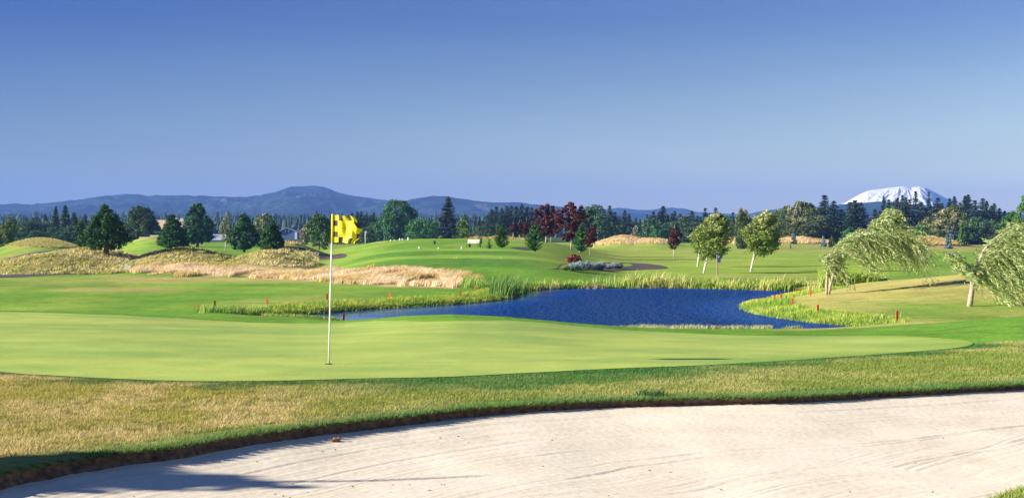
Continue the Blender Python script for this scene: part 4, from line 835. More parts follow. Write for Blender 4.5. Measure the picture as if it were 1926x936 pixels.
far_row([OL[1]], [(1393,394,20,300),(1404,397,22,310)], 'pale slender tree just left of the right-hand birch', 'pale slender trees by the birch', 300, 'leafy_tree')
far_row(OL, [(1745,410,36,400),(1762,402,40,400),(1778,392,40,402),(1790,388,40,405),(1800,398,34,400),(1740,422,36,395),(1772,412,44,390),(1796,412,40,392)], 'blond-tipped wind-swept tree rising to the right before the dark conifers', 'wind-swept trees before the conifers', 400, 'leafy_tree')
far_row(LF, [(1820,412,36),(1840,410,40),(1860,414,40),(1880,420,38),(1835,428,40,400),(1862,430,40,400),(1885,434,36,400),(1700,425,40,430),(1680,422,40,430),(1720,428,30,420)], 'dark leafy tree under the sloping conifer row at right', 'leafy trees under the right conifers', 440, 'leafy_tree')
T('leafy_tree', 'vivid green bush-like tree at the left end of the wind-swept trees', 'tree', 1732, 447, 424, 30, 'round', D=380, bare=0, c1=(.05, .16, .03), c2=(.12, .28, .05))
T('leafy_tree', 'vivid green small tree just above the first willow crown', 'tree', 1691, 440, 415, 22, 'cone', D=390, bare=0, c1=(.04, .13, .03), c2=(.10, .24, .05))
T('leafy_tree', 'vivid green low tree left of the first willow crown', 'tree', 1597, 452, 428, 28, 'round', D=380, bare=0, c1=(.03, .12, .03), c2=(.08, .22, .05))
T('column_tree', 'narrow bright green column-shaped tree right of the blue spruce', 'tree', 1809, 455, 414, 17, 'cone', D=320, bare=0, c1=(.06, .16, .03), c2=(.14, .27, .05))
T('blue_spruce', 'larger pale blue spruce before the wind-swept trees', 'spruce', 1784, 458, 431, 20, 'spire', D=300, bare=0, c1=(.12, .20, .21), c2=(.24, .33, .35))
T('blue_spruce', 'rounded blue-grey spruce behind the larger pale spruce', 'spruce', 1793, 450, 429, 18, 'round', D=340, bare=0, c1=(.05, .09, .10), c2=(.11, .16, .17))
T('blue_spruce', 'tiny blue spruce beside the brown stump post left of the willow', 'spruce', 1549, 456, 442, 12, 'cone', D=330, bare=0, c1=(.12, .22, .24), c2=(.26, .36, .38))
T('blue_spruce', 'bluish spruce against the dark wood left of the tiny one', 'spruce', 1493, 450, 430, 14, 'spire', D=390, bare=0, c1=(.09, .16, .16), c2=(.18, .25, .26))
T('leafy_tree', 'stubby dull green shrub right of the stump post', 'shrub', 1565, 456, 443, 11, 'round', D=330, bare=0, c1=(.05, .10, .03), c2=(.12, .17, .05))
T('leafy_tree', 'tall bright green tree cut by the right edge of the picture', 'tree', 1930, 452, 366, 44, 'flame', D=270, bare=.0, c1=(.05, .15, .02), c2=(.13, .27, .05), jag=.4)
T('leafy_tree', 'low bright green tree at the right edge behind the second willow', 'tree', 1903, 452, 399, 46, 'round', D=280, bare=.0, c1=(.03, .11, .02), c2=(.10, .22, .04))
T('leafy_tree', 'pale windblown sapling before the dark wood right of the straw mound', 'tree', 1191, 447, 424, 12, 'flame', D=380, bare=.2, c1=(.12, .18, .08), c2=(.28, .32, .16), lean=.2, bark=M_bark_pale)
T('leafy_tree', 'bright green round bush right of the straw mound', 'bush', 1238, 452, 431, 26, 'round', D=400, bare=0, c1=(.04, .13, .04), c2=(.09, .24, .07))
T('bush', 'yellow-green low bush on the crest left of the bench', 'bush', 829, 449, 443, 9, 'round', D=230, bare=0, c1=(.20, .26, .03), c2=(.34, .38, .06))
T('bush', 'small green bush beside the round garden bed', 'bush', 548, 468, 456, 26, 'round', D=185, bare=0, c1=(.04, .14, .04), c2=(.10, .25, .07))
T('bush', 'small green bush at the right foot of the egg-shaped tree', 'bush', 611, 452, 437, 14, 'round', D=260, bare=0, c1=(.05, .13, .03), c2=(.14, .24, .06))
# far-off wood on the plain
def far_wood(name, n, x0, x1, D0, D1, hmin, hmax, c1, c2, cond=None):
    px, D, x = scatter(n, x0, x1, D0, D1)
    if cond is not None: k = cond(px, D, x); px, D, x = px[k], D[k], x[k]
    n = len(px); h = 4 + rng.uniform(hmin, hmax, n) * (.6 + .8 * fbm(x / 90, D / 90, 2)) / F * D; r = h * rng.uniform(.12, .24, n); z = np.full(n, -2.2); cone = rng.random(n) < .6
    V = []; Q = []; ks = 7; lv = 6
    tt = np.linspace(0, 1, lv); A = np.arange(ks) * 2 * pi / ks
    rad = np.where(cone[:, None], (1 - tt)[None, :] + .02, np.sqrt(np.maximum(0, 1 - (1.6 * tt - .6) ** 2))[None, :] + .02) * r[:, None]
    jit = .7 + .6 * rng.random((n, lv, ks)); a = A[None, None, :] + rng.uniform(0, 6, (n, 1, 1))
    vx = x[:, None, None] + np.cos(a) * rad[:, :, None] * jit; vy = D[:, None, None] + np.sin(a) * rad[:, :, None] * jit; vz = (z[:, None] + h[:, None] * tt[None, :])[:, :, None] + (rng.random((n, lv, ks)) - .5) * .06 * h[:, None, None]
    V = np.stack([vx, vy, vz], -1).reshape(-1, 3); base = np.arange(n)[:, None, None] * lv * ks; i = np.arange(lv - 1)[None, :, None] * ks; k = np.arange(ks)[None, None, :]; k2 = (k + 1) % ks
    Q = np.stack([base + i + k, base + i + k2, base + i + ks + k2, base + i + ks + k], -1).reshape(-1, 4)
    c = np.repeat(vary(n, c1, c2), lv * ks, 0)
    return tag(obj(name, mesh_np(name, V, quads=Q, col=c), M_needle), kind='stuff')
far_wood('far_wood', 11000, -300, 1000, 1000, 2900, 16, 33, (.018, .045, .03), (.05, .09, .05))
far_wood('far_wood', 5000, 1000, 2300, 1000, 2600, 8, 22, (.018, .045, .03), (.045, .085, .05))
far_wood('far_wood', 850, -300, 385, 560, 800, 2, 18, (.03, .06, .03), (.07, .12, .05))
far_wood('far_wood', 500, 400, 760, 780, 960, 2, 16, (.03, .06, .03), (.06, .11, .05), lambda px, D, x: (px > 560) | (px < 400))
# ================================================================== THINGS
M_wp = mat_plain('white_paint', (.80, .80, .78), .45, .04, 9, spec=.4); M_red = mat_plain('red_paint', (.62, .07, .03), .6, .25, 20); M_org = mat_plain('orange_red_paint', (.70, .14, .03), .6, .25, 20)
M_dark = mat_plain('dark_green_plastic', (.02, .045, .05), .5); M_black = mat_plain('black_cloth', (.03, .022, .025), .8); M_cream = mat_plain('bleached_wood', (.72, .66, .54), .8, .1, 12)
# flagstick and flag (the flag is flying from it)
Df = ground_at(618, 686); xf = X(618, Df); zf = H(618, Df); s = Df / F
st = empty('flagstick', (xf, Df, zf)); tag(st, 'slim white flagstick standing in the hole of the putting green', 'flagstick')
ptop = np.array([(625.5 - 618) * s, 0, (686 - 404) * s]); m = MB(); m.tube([(0, 0, -.1), tuple(ptop * .5), tuple(ptop)], [.0125, .0120, .0105], 14); m.build('pole', M_wp, st, True)
m = MB(); m.tube([tuple(ptop - np.array([0, 0, .004])), tuple(ptop + np.array([0, 0, .006])), tuple(ptop + np.array([0, 0, .014]))], [.013, .013, .004], 14); m.build('cap', M_wp, st, True)
m = MB(); m.tube([(0, 0, .016), (0, 0, .020)], [.054, .054], 24); m.build('cup', mat_plain('cup_shadow', (.03, .03, .02), 1), st)
M_yel = bpy.data.materials.new('flag_cloth'); M_yel.use_nodes = True; nt = M_yel.node_tree; b = nt.nodes['Principled BSDF']; b.inputs['Roughness'].default_value = .6
at = nt.nodes.new('ShaderNodeAttribute'); at.attribute_name = 'Col'; nt.links.new(at.outputs['Color'], b.inputs['Base Color'])
tl = nt.nodes.new('ShaderNodeBsdfTranslucent'); nt.links.new(at.outputs['Color'], tl.inputs[0]); ms = nt.nodes.new('ShaderNodeMixShader'); ms.inputs[0].default_value = .4
nt.links.new(b.outputs[0], ms.inputs[1]); nt.links.new(tl.outputs[0], ms.inputs[2]); nt.links.new(ms.outputs[0], nt.nodes['Material Output'].inputs[0])
# cells of the flag: 9 wide x 8 high, black squares round the border
W_, H_ = .41, .385; nu, nv = 162, 150; U, Vv = np.meshgrid(np.linspace(0, 1, nu), np.linspace(0, 1, nv))
xx = U * W_; zz = -Vv * H_
amp = .035 * U ** 1.1
wave = amp * np.sin(U * 12 + Vv * 3.0 + .6) + .4 * amp * np.sin(U * 22 - Vv * 5)
xr = xx * (1 - .30 * U * (1 - np.sin(Vv * pi * .75 + .35)) * 1.3) - .016 * U ** 3 * np.cos(Vv * 19 + 1.5)
zr = zz + .012 * U * np.sin(U * 9 + Vv * 5) - .03 * U ** 2 
yy = wave - .38 * xx
row = (Vv * 5).astype(int).clip(0, 4); cc = (U * 5.4).astype(int)
blk = ((row == 1) & (U < .17)) | ((row == 3) & (U < .17)) | ((row == 0) & (U > .21) & (U < .375)) | ((row == 4) & (U > .21) & (U < .375)) | ((row == 0) & (U > .60) & (U < .76)) | ((row == 4) & (U > .60) & (U < .76)) | ((row == 1) & (U > .86)) | ((row == 3) & (U > .86))
logo = (np.abs(Vv - .47 - .012 * np.sin(U * 60)) < .009) & (U > .27) & (U < .60) & (np.sin(U * 150) > -.5)
C = np.where(blk[..., None], np.array((.06, .045, .035)), np.array((.92, .80, .02))); C = np.where(logo[..., None], np.array((.25, .22, .02)), C)
fl = empty('golf_flag', (xf + ptop[0] + .008, Df, zf + ptop[2] - .004)); tag(fl, 'bright yellow flag with black squares along its border, flapping from the white flagstick', 'flag')
V = np.stack([xr, yy, zr], -1).reshape(-1, 3); obj('flag_cloth', mesh_np('flag_cloth', V, quads=grid_quads(nv, nu), col=C.reshape(-1, 3), smooth=True), M_yel, fl)
m = MB(); m.tube([(-.008, 0, 0), (-.010, 0, -.2), (-.013, 0, -H_)], .0165, 12); m.build('sleeve', mat_plain('flag_sleeve', (.86, .66, .03), .6), fl, True)

# hazard stakes
def stake(px, base, top, label, mat=None, w=.09, nearD=45, D=None, foot=None):
    D = D or ground_at(px, base, nearD); h = max((base - top) / F * D, .15); z = H(px, D)
    if foot: h += ZP(base, D) - z
    m = MB(); m.box((0, 0, h / 2 - .05), (w, w * .5, h + .1), rz=rng.uniform(-.3, .3)); me_o = m.build('hazard_stake', mat or M_red, None, False, (X(px, D), D, z)); me_o.rotation_euler = (0, rng.normal(0, .03), 0)
    m2 = MB(); me_o.data.update(); tag(me_o, label, 'stake', 'red hazard stakes round the pond'); return me_o
stake(373, 583, 575, 'short brown-red stake, leftmost of all, by the bare patch', M_red)
stake(404, 580, 566, 'leaning red stake at the left end of the tall grass clump', M_red)
stake(497, 595, 584, 'orange-red stake at the near side of the pond\'s left tip', M_org, D=on_water((497, 596))[1] , foot=True)
stake(503, 574, 562, 'orange-red stake above the pond\'s left tip, left of the flagstick', M_org)
stake(615, 568, 553, 'wide orange-red stake touching the left side of the flagstick in view', M_org)
stake(646, 600, 590, 'bright red stake showing over the crest of the green right of the flagstick', M_red, D=61, foot=True)
stake(733, 564, 551, 'orange-red stake on the grassy bank midway between the flagstick and the reeds', M_org)
stake(867, 560, 547, 'lowest of the three orange-red stakes near the straw grass end', M_org)
stake(872, 541, 528, 'highest of the three orange-red stakes near the straw grass end', M_org)
stake(893, 551, 537, 'rightmost of the three orange-red stakes near the straw grass end', M_org)
stake(1348, 626, 613, 'red stake standing alone in the sedge on the near shore', M_red, D=56.2, foot=True)
stake(1457, 568, 555, 'leftmost stake among the yellow flowers of the grassy point', M_red)
stake(1469, 563, 551, 'tilted pinkish-red stake second from left among the yellow flowers', M_red)
stake(1490, 577, 560, 'third red stake from the left on the grassy point', M_red)
stake(1525, 556, 545, 'red stake nearest the twin-stemmed willow', M_red)
stake(1538, 591, 574, 'red stake below the willow midway along the grassy point', M_red)
stake(1687, 606, 585, 'tallest red stake, below the right-hand hill', M_red)

# white tee boards on the cart path edge, left
def board(px, y0, y1, w, label):
    D = ground_at(px, 511, 100); s_ = D / F; root = empty('tee_board', (X(px, D), D, H(px, D))); tag(root, label, 'sign', 'pair of white boards'); h0 = (511 - y0) * s_; h1 = (511 - y1) * s_
    m = MB(); m.box((0, 0, (h0 + h1) / 2), (w * s_, .03, h1 - h0)); m.build('panel', M_wp, root); m = MB(); m.box((0, .035, h1 / 2 - .03), (.05, .04, h1)); m.build('post', M_black, root)
board(238, 508, 499, 4.4, 'left one of the pair of small white boards beside the cart path'); board(243, 508, 499, 4.0, 'right one of the pair of small white boards beside the cart path')
# bench
Db = ground_at(891, 465, 120); s_ = Db / F; root = empty('park_bench', (X(891, Db), Db, H(891, Db))); tag(root, 'bleached wooden slat bench with dark metal ends on the upper tee', 'bench'); root.rotation_euler = (0, 0, -.35)
L = 26 * s_
m = MB()
for k in range(3): m.box((0, -.02 + .03 * k, .54 + .13 * k), (L * .93, .03, .115), rx=-.45)
m.build('backrest', M_cream, root); m = MB()
for k in range(4): m.box((0, -.45 + .12 * k, .43), (L * .93, .10, .035))
m.build('seat', M_cream, root)
for sx in (-1, 1):
    m = MB(); x0 = sx * L * .44
    m.tube([(x0, -.48, 0), (x0, -.44, .43), (x0, 0, .41), (x0, .10, .86)], .035, 6); m.tube([(x0, .12, 0), (x0, 0, .42)], .035, 6); m.tube([(x0, -.46, .43), (x0, -.46, .62), (x0, .05, .64)], .03, 6); m.build('leg', M_dark, root, True)
def bin_(px, base, top, w, label, nearD=110, name='litter_bin'):
    D = ground_at(px, base, nearD); s_ = D / F; h = (base - top) * s_; r = w * s_ / 2; root = empty(name, (X(px, D), D, H(px, D))); tag(root, label, 'bin')
    m = MB(); m.tube([(0, 0, 0), (0, 0, h * .1), (0, 0, h * .75)], [r * .8, r * .88, r], 14); m.build('barrel', M_dark, root, True); m = MB(); m.tube([(0, 0, h * .75), (0, 0, h * .82), (0, 0, h)], [r * 1.08, r * 1.02, r * .35], 14); m.build('lid', M_dark, root, True)
bin_(883, 465, 459, 5, 'small dark bin standing beside the left end of the bench'); bin_(817, 459, 453, 5, 'small dark round bin alone in the middle of the upper tee'); bin_(701, 453, 445, 5, 'dark bin on the left shoulder of the tee hill')
# ball washer beside the bench
D = ground_at(904, 466, 120); s_ = D / F; root = empty('ball_washer', (X(904, D), D, H(904, D))); tag(root, 'tall dark ball washer on a post at the right end of the bench', 'ball washer')
m = MB(); m.tube([(0, 0, 0), (0, 0, .95)], .05, 8); m.build('post', M_dark, root, True); m = MB(); m.tube([(0, 0, .45), (0, 0, .5), (0, 0, .95), (.0, 0, 1.0)], [.12, .15, .14, .05], 10); m.build('body', M_dark, root, True); m = MB(); m.tube([(.05, 0, .95), (.08, 0, 1.18)], .035, 8); m.build('handle', M_dark, root, True)
# tee markers: small domed blocks
def marker(px, base, mat, label, r=.09, nearD=105):
    D = ground_at(px, base, nearD); m = MB(); m.tube([(0, 0, -.02), (0, 0, r * .6), (0, 0, r * 1.3), (0, 0, r * 1.6)], [r, r * .98, r * .6, r * .1], 10); tag(m.build('tee_marker', mat, None, True, (X(px, D), D, H(px, D))), label, 'tee marker', 'tee markers')
M_y = mat_plain('yellow_paint', (.75, .50, .04), .5)
marker(789, 467.5, M_wp, 'white tee marker left of centre on the upper tee', .13); marker(825, 467.5, M_wp, 'faint white tee marker in the middle of the upper tee', .09); marker(869, 467.5, M_wp, 'white tee marker just left of the bench legs', .13)
marker(855, 485.5, M_y, 'leftmost orange-yellow marker on the lower tee', .06); marker(859, 485.5, M_y, 'orange-yellow marker in the close pair on the lower tee, right one', .06); marker(942, 485.5, M_y, 'orange-yellow marker alone at the right of the lower tee', .06)
# pale stones on the crest before the huge tree
M_stone = mat_plain('pale_stone', (.66, .62, .58), .9, .1, 5)
for px, top, w_, lb in ((735, 444, 2.5, 'leftmost small pale boulder on the crest of the tee hill'), (742, 445, 2, 'second small pale boulder on the crest of the tee hill'), (752, 443, 3.2, 'upright pinkish pale boulder on the crest of the tee hill'), (757, 444, 3.4, 'squat pale boulder right of the upright one on the crest'), (768, 442, 4.4, 'largest pale boulder on the crest, sloping down to the right')):
    D = 196.0; s_ = D / F; z = H(px, D); h = (449 - top) * .75 * s_; r = w_ * s_ / 2; m = MB(); m.tube([(0, 0, -.05), (.02, 0, h * .35), (-.02, 0, h * .8), (0, 0, h)], [r * 1.1, r * 1.15, r * .8, r * .3], 7); tag(m.build('pale_boulder', M_stone, None, False, (X(px, D), D, z)), lb, 'boulder', 'pale boulders on the crest')
# practice flag on the crest
D = 212.0; s_ = D / F; z = H(687, D); h = ZP(434.5, D) - z; root = empty('flagstick', (X(687, D), D, z)); tag(root, 'tiny distant white pole with a pale yellow top on the crest of the tee hill', 'flagstick')
m = MB(); m.tube([(0, 0, 0), (0, 0, h)], .05, 8); m.build('pole', M_wp, root, True); m = MB(); m.box((.12, 0, h - .12), (.22, .03, .24)); m.build('flag_cloth', mat_plain('pale_yellow_cloth', (.85, .78, .4), .7), root)
# black and white striped yardage pole
D = ground_at(1487, 468, 150); s_ = D / F; root = empty('striped_pole', (X(1487, D), D, H(1487, D))); tag(root, 'short black and white banded pole on the right fairway', 'pole'); h = 11 * s_
m = MB(); n_ = 5
for k in range(n_):
    m = MB(); m.tube([(0, 0, h * k / n_ + .002 * k), (0, 0, h * (k + 1) / n_)], .11, 10); m.build('band', M_wp if k % 2 == 0 else M_black, root, True)
# tee sign by the birches
D = ground_at(1349.5, 519, 105); s_ = D / F; root = empty('tee_sign', (X(1349.5, D), D, H(1349.5, D))); tag(root, 'wooden post with a small blue panel beside the birches', 'sign'); h = 40 * s_
m = MB(); m.box((0, 0, h / 2), (.13, .13, h)); m.build('post', mat_plain('sign_post_wood', (.42, .27, .19), .9, .2, 6), root)
m = MB(); m.box((.12, -.09, h - 7.5 * s_), (6 * s_, .04, 14 * s_)); pn = m.build('panel', mat_plain('blue_panel', (.04, .08, .34), .5), root)
m = MB(); m.box((.10, -.116, h - 4.2 * s_), (1.5 * s_, .01, 3 * s_)); m.build('emblem', M_wp, pn)
# brown stump post
D = 330; m = MB(); m.tube([(0, 0, -.1), (0, 0, .6), (.02, 0, 1.35)], [.24, .2, .17], 9); tag(m.build('stump_post', mat_plain('stump_wood', (.42, .33, .24), .9, .2, 5), None, True, (X(1560, D), D, H(1560, D))), 'short brown stump-like post right of the tiny blue spruce', 'post')
# low pale wall on the far left rise
root_pts = [(a_, ground_at(a_, b_, 195)) for a_, b_ in ((243, 446), (262, 445.5), (282, 445), (303, 445))]; m = MB()
P = resample([(X(a_, 236.), 236.) for a_, b_ in root_pts], 1.2, False)
for i_ in range(len(P) - 1):
    a0, a1 = P[i_], P[i_ + 1]; zc = H(CX + a0[0] * F / a0[1], a0[1]); m.box(((a0[0] + a1[0]) / 2, (a0[1] + a1[1]) / 2, zc + .12), (abs(a1[0] - a0[0]) - .004, .3, .45))
tag(m.build('low_wall', mat_plain('pale_concrete', (.62, .60, .55), .8, .1, 2)), 'long pale low wall along the rise below the wide olive tree', 'wall')
# blue gabled house
D = 760.; s_ = D / F; zb = H(542, D); root = empty('gabled_house', (X(541, D), D, zb)); tag(root, 'small blue house with a shallow white-edged gable and white shutters', 'house')
M_blue = mat_plain('blue_siding', (.10, .16, .34), .8, .08, 2); M_roof = mat_plain('grey_roof', (.42, .43, .46), .7, .1, 1); M_glass = mat_plain('window_glass', (.02, .03, .05), .15)
hw_ = 17.5 * s_; e = (438 - 437) * s_ + CZ - zb; hp = ZP(429.5, D) - zb; he = ZP(436.5, D) - zb; px_apex = -2.5 * s_
bm_v = []; m = MB()
for yv in (0, 12): m.v += [(-hw_, yv, -1), (hw_, yv, -1), (hw_, yv, he), (px_apex, yv, hp), (-hw_, yv, he)]
m.f += [(0, 1, 2, 3, 4), (9, 8, 7, 6, 5), (1, 6, 7, 2), (0, 4, 9, 5), (0, 5, 6, 1)]; m.build('wall', M_blue, root)
m = MB()
for (x0, z0, x1, z1) in ((-hw_ - .8, he - .2, px_apex, hp + .25), (px_apex, hp + .25, hw_ + 1.0, he - .25)):
    n0 = len(m.v); m.v += [(x0, -.8, z0), (x1, -.8, z1), (x1, 13, z1), (x0, 13, z0), (x0, -.8, z0 + .35), (x1, -.8, z1 + .35), (x1, 13, z1 + .35), (x0, 13, z0 + .35)]
    m.f += [tuple(n0 + q for q in f) for f in ((0, 3, 2, 1), (4, 5, 6, 7), (0, 1, 5, 4), (2, 3, 7, 6), (0, 4, 7, 3), (1, 2, 6, 5))]
m.build('roof', M_roof, root)
zw = ZP(434.3, D) - zb; m = MB(); m.box((-1.2 * s_ + px_apex * .0, -.04, zw), (3.2 * s_, .08, 5 * s_)); wn = m.build('window', M_glass, root)
for sx in (-1, 1): m = MB(); m.box((-1.2 * s_ + sx * 3.0 * s_, -.06, zw), (2.1 * s_, .1, 5.2 * s_)); m.build('shutter', M_wp, root)
m = MB(); m.box((hw_ - .5, -.05, he / 2 - .5), (1.2, .12, he + .8)); m.build('corner_trim', M_wp, root)
# long low building
D = 640.; s_ = D / F; zb = H(420, D); root = empty('long_building', (X(419, D), D, zb)); tag(root, 'long low building with a pale grey-blue roof behind the dry mounds', 'building'); L = 50 * s_; zt = ZP(440.5, D) - zb; zl = ZP(451, D) - zb
m = MB(); m.box((0, 7, zl / 2 - .6), (L - 1, 10, zl + 1.1)); m.build('wall', M_blue, root); m = MB(); n0 = 0
m.v += [(-L / 2, 0, zl), (L / 2, 0, zl), (L / 2, 7, zt), (-L / 2, 7, zt), (-L / 2, 14, zl), (L / 2, 14, zl)]; m.f += [(0, 1, 2, 3), (3, 2, 5, 4), (0, 3, 4), (1, 5, 2), (0, 4, 5, 1)]; m.build('roof', mat_plain('pale_metal_roof', (.46, .50, .60), .5, .05, .5), root)
# far straw field and tiny houses
fld = [(285, 700), (370, 720), (372, 1150), (290, 1150)]
V = [(X(a_, d_), d_, ZP(y_, d_)) for (a_, d_), y_ in zip(fld, (437, 436, 413.5, 413.5))]; V += [(v_[0], v_[1], -6) for v_ in V]
mm = bpy.data.meshes.new('field'); mm.from_pydata(V, [], [(0, 1, 2, 3), (0, 4, 5, 1), (1, 5, 6, 2), (2, 6, 7, 3), (3, 7, 4, 0)]); tag(obj('stubble_field', mm, mat_plain('stubble', (.62, .44, .26), .95, .15, .02)), kind='structure')
D = 1120.
for px, lb in ((330, 'tiny far white house left end of the straw-coloured field'), (343, 'tiny far white house at the top right of the straw-coloured field')):
    zb = ZP(415, D); root = empty('farm_house', (X(px, D - 15), D - 15, zb)); tag(root, lb, 'house'); m = MB(); m.box((0, 0, .3), (2.6, 2.5, 1.6)); m.build('wall', M_wp, root); m = MB(); m.v += [(-1.5, -1.5, 1.11), (1.5, -1.5, 1.11), (1.5, 1.5, 1.11), (-1.5, 1.5, 1.11), (-1.5, 0, 1.9), (1.5, 0, 1.9)]; m.f += [(0, 1, 5, 4), (3, 4, 5, 2), (0, 4, 3), (1, 2, 5), (0, 3, 2, 1)]; m.build('roof', M_roof, root)
# ornamental bed: red maple shrub and silver-blue clumps
D = ground_at(1081, 500, 105); s_ = D / F; root = empty('red_maple_shrub', (X(1081, D), D, H(1081, D) - .02)); tag(root, 'low dome-shaped red maple shrub at the back of the ornamental bed', 'shrub')
P, N, sz, c = clump_crown(.2, 20 * s_, 13 * s_, round_p, 3600, .11, (.14, .03, .02), (.36, .10, .06), 70, .24, jag=.5); obj('crown', leaf_mesh('crown', P, N, sz, c), M_leaf, root)
m = MB()
for k in range(5): a_ = k * 1.3; m.tube([(0, 0, 0), (cos(a_) * .2, sin(a_) * .2, .5), (cos(a_) * .5, sin(a_) * .4, .9)], [.05, .03, .01], 6)
m.build('trunk', M_bark, root, True)
def clumpy(px, base, n, w, h, c1, c2, label, wd=.03, cat='plant', name='silver_bush', spread=.6):
    D = ground_at(px, base, 105); x0, z0 = X(px, D), H(px, D); k = n; a_ = rng.uniform(0, 2 * pi, k); r = w * np.sqrt(rng.random(k)); x = np.cos(a_) * r * .6; y = np.sin(a_) * r * .45
    hh = h * (1 - .45 * (r / w) ** 2) * rng.uniform(.5, 1.05, k); lx = np.cos(a_) * r * spread + .25 * hh + rng.normal(0, .10, k); ly = np.sin(a_) * r * spread; az = rng.uniform(0, pi, k); wx, wy = np.cos(az) * wd, np.sin(az) * wd
    V = np.stack([np.stack([x - wx, y - wy, 0 * x], 1), np.stack([x + wx, y + wy, 0 * x], 1), np.stack([x + lx * .5 + wx, y + ly * .5 + wy, hh * .6], 1), np.stack([x + lx * .5 - wx, y + ly * .5 - wy, hh * .6], 1), np.stack([x + lx, y + ly, hh], 1)], 1).reshape(-1, 3)
    b0 = np.arange(k)[:, None] * 5; me_ = mesh_np(name, V, quads=b0 + np.array([[0, 1, 2, 3]]), tris=b0 + np.array([[3, 2, 4]]), col=np.repeat(vary(k, c1, c2), 5, 0)); tag(obj(name, me_, M_blade, None, (x0, D, z0)), label, cat, 'plants of the ornamental bed')
SB = [(1076, 508, 'leftmost silver-blue bush of the ornamental bed'), (1087, 508, 'second silver-blue bush from the left in the ornamental bed'), (1100, 508, 'silver-blue bush left of centre in the ornamental bed'), (1113, 508, 'tall silver-blue bush in the middle of the ornamental bed'), (1127, 507, 'silver-blue bush right of centre in the ornamental bed'), (1140, 507, 'fifth silver-blue bush, last pale one before the green end'), (1153, 506, 'blue-green bush near the right end of the ornamental bed')]
for px, y_, lb in SB: clumpy(px, y_ - 1.5 + 2.5 * rng.random(), 520, rng.uniform(.45, .62), rng.uniform(.55, .95),  (.22, .30, .28), (.50, .58, .56), lb)
clumpy(1062, 508, 600, .36, .5, (.20, .32, .06), (.42, .46, .12), 'yellow-green low plant at the left end of the ornamental bed', name='low_plant'); clumpy(1162, 505, 700, .36, .42, (.05, .14, .03), (.14, .26, .06), 'dark green low plant closing the right end of the ornamental bed', name='low_plant')
# foreground odds: brown clod in the sand, weed on the lip, grass tuft bottom right
D = ground_at(632, 806); root_z = H(632, D); m = MB(); m.box((0, -.03, -.10), (.05, .04, .03), rz=.4, rx=.3, taper=.7); m.box((.03, -.02, -.10), (.03, .03, .04), rz=1.1, taper=.5); m.box((-.03, -.05, -.105), (.025, .03, .02), rz=.1, taper=.6)
tag(m.build('turf_clod', mat_plain('clod', (.30, .16, .08), .95, .3, 30), None, False, (X(632, D), D - .02, root_z)), 'small brown clod lying in the sand under the bunker edge', 'clod')
for k in range(60):
    px = rng.uniform(100, 1900); py = rng.uniform(780, 925); D = ground_at(px, py) ; x = X(px, D)
    sd_ = float(poly_sd(BUNK[::3], np.array([x]), np.array([D]))[0])
    if sd_ > -.2: continue
    zz_ = float(sand_z(np.array([x]), np.array([D]), np.array([sd_]))[0]); r = rng.uniform(.004, .010); m = MB(); m.box((0, 0, r * .3), (r * 2, r * 1.5, r), rz=rng.uniform(0, 3), taper=.6); tag(m.build('pebble', mat_plain('pebble', (.16, .12, .10), .9) if 'pebble' not in bpy.data.materials else bpy.data.materials['pebble'], None, False, (x, D, zz_)), 'tiny dark pebble lying on the pale sand', 'pebble', 'pebbles on the sand')
def tuft(px, D, n, r, h, c1, c2, label, zoff=0):
    x0, z0 = X(px, D), H(px, D) + zoff; a_ = rng.uniform(0, 2 * pi, n); q = r * np.sqrt(rng.random(n)); x = x0 + np.cos(a_) * q; y = D + np.sin(a_) * q
    c = vary(n, c1, c2); o_ = blades('grass_tuft', x, y, np.full(n, z0), rng.uniform(.4, 1.1, n) * h, .007, (.2, -.2), c, M_blade, sway=.6, seg=2, kind=None); tag(o_, label, 'grass tuft')
tuft(1226, ground_at(1226, 746), 260, .16, .10, (.03, .10, .04), (.10, .22, .06), 'dark weed tuft growing out of the bunker edge')
px = rng.uniform(1840, 2000, 9000); D = rng.uniform(9.6, 10.8, 9000); x = X(px, D); s1 = poly_sd(BUNK[::2], x, D); k = (s1 > -.03); x, D, s1 = x[k], D[k], s1[k]
blades('rough_grass', x, D, hw(x, D), rng.uniform(.03, .07, len(x)), .007, (.2, 0), vary(len(x), (.16, .28, .05), (.50, .52, .14)), M_blade, sway=.45)
# tree standing left of the picture whose shadow falls on the sand
root = empty('garden_conifer', (-12.2, 9.9, H(CX - 12.2 * F / 9.9, 9.9))); tag(root, 'leafy conical tree standing just outside the left edge of the picture', 'tree')
P, N, sz, c = clump_crown(.2, 3.6, 1.25, tear_p, 12000, .13, G1, G2, 150, .2); obj('crown', leaf_mesh('crown', P, N, sz, c), M_leaf, root); m = MB(); m.tube([(0, 0, -.2), (0, 0, 2), (0, 0, 3.6), (0, .02, 4.35)], [.12, .08, .04, .02], 8); m.build('trunk', M_bark, root, True)

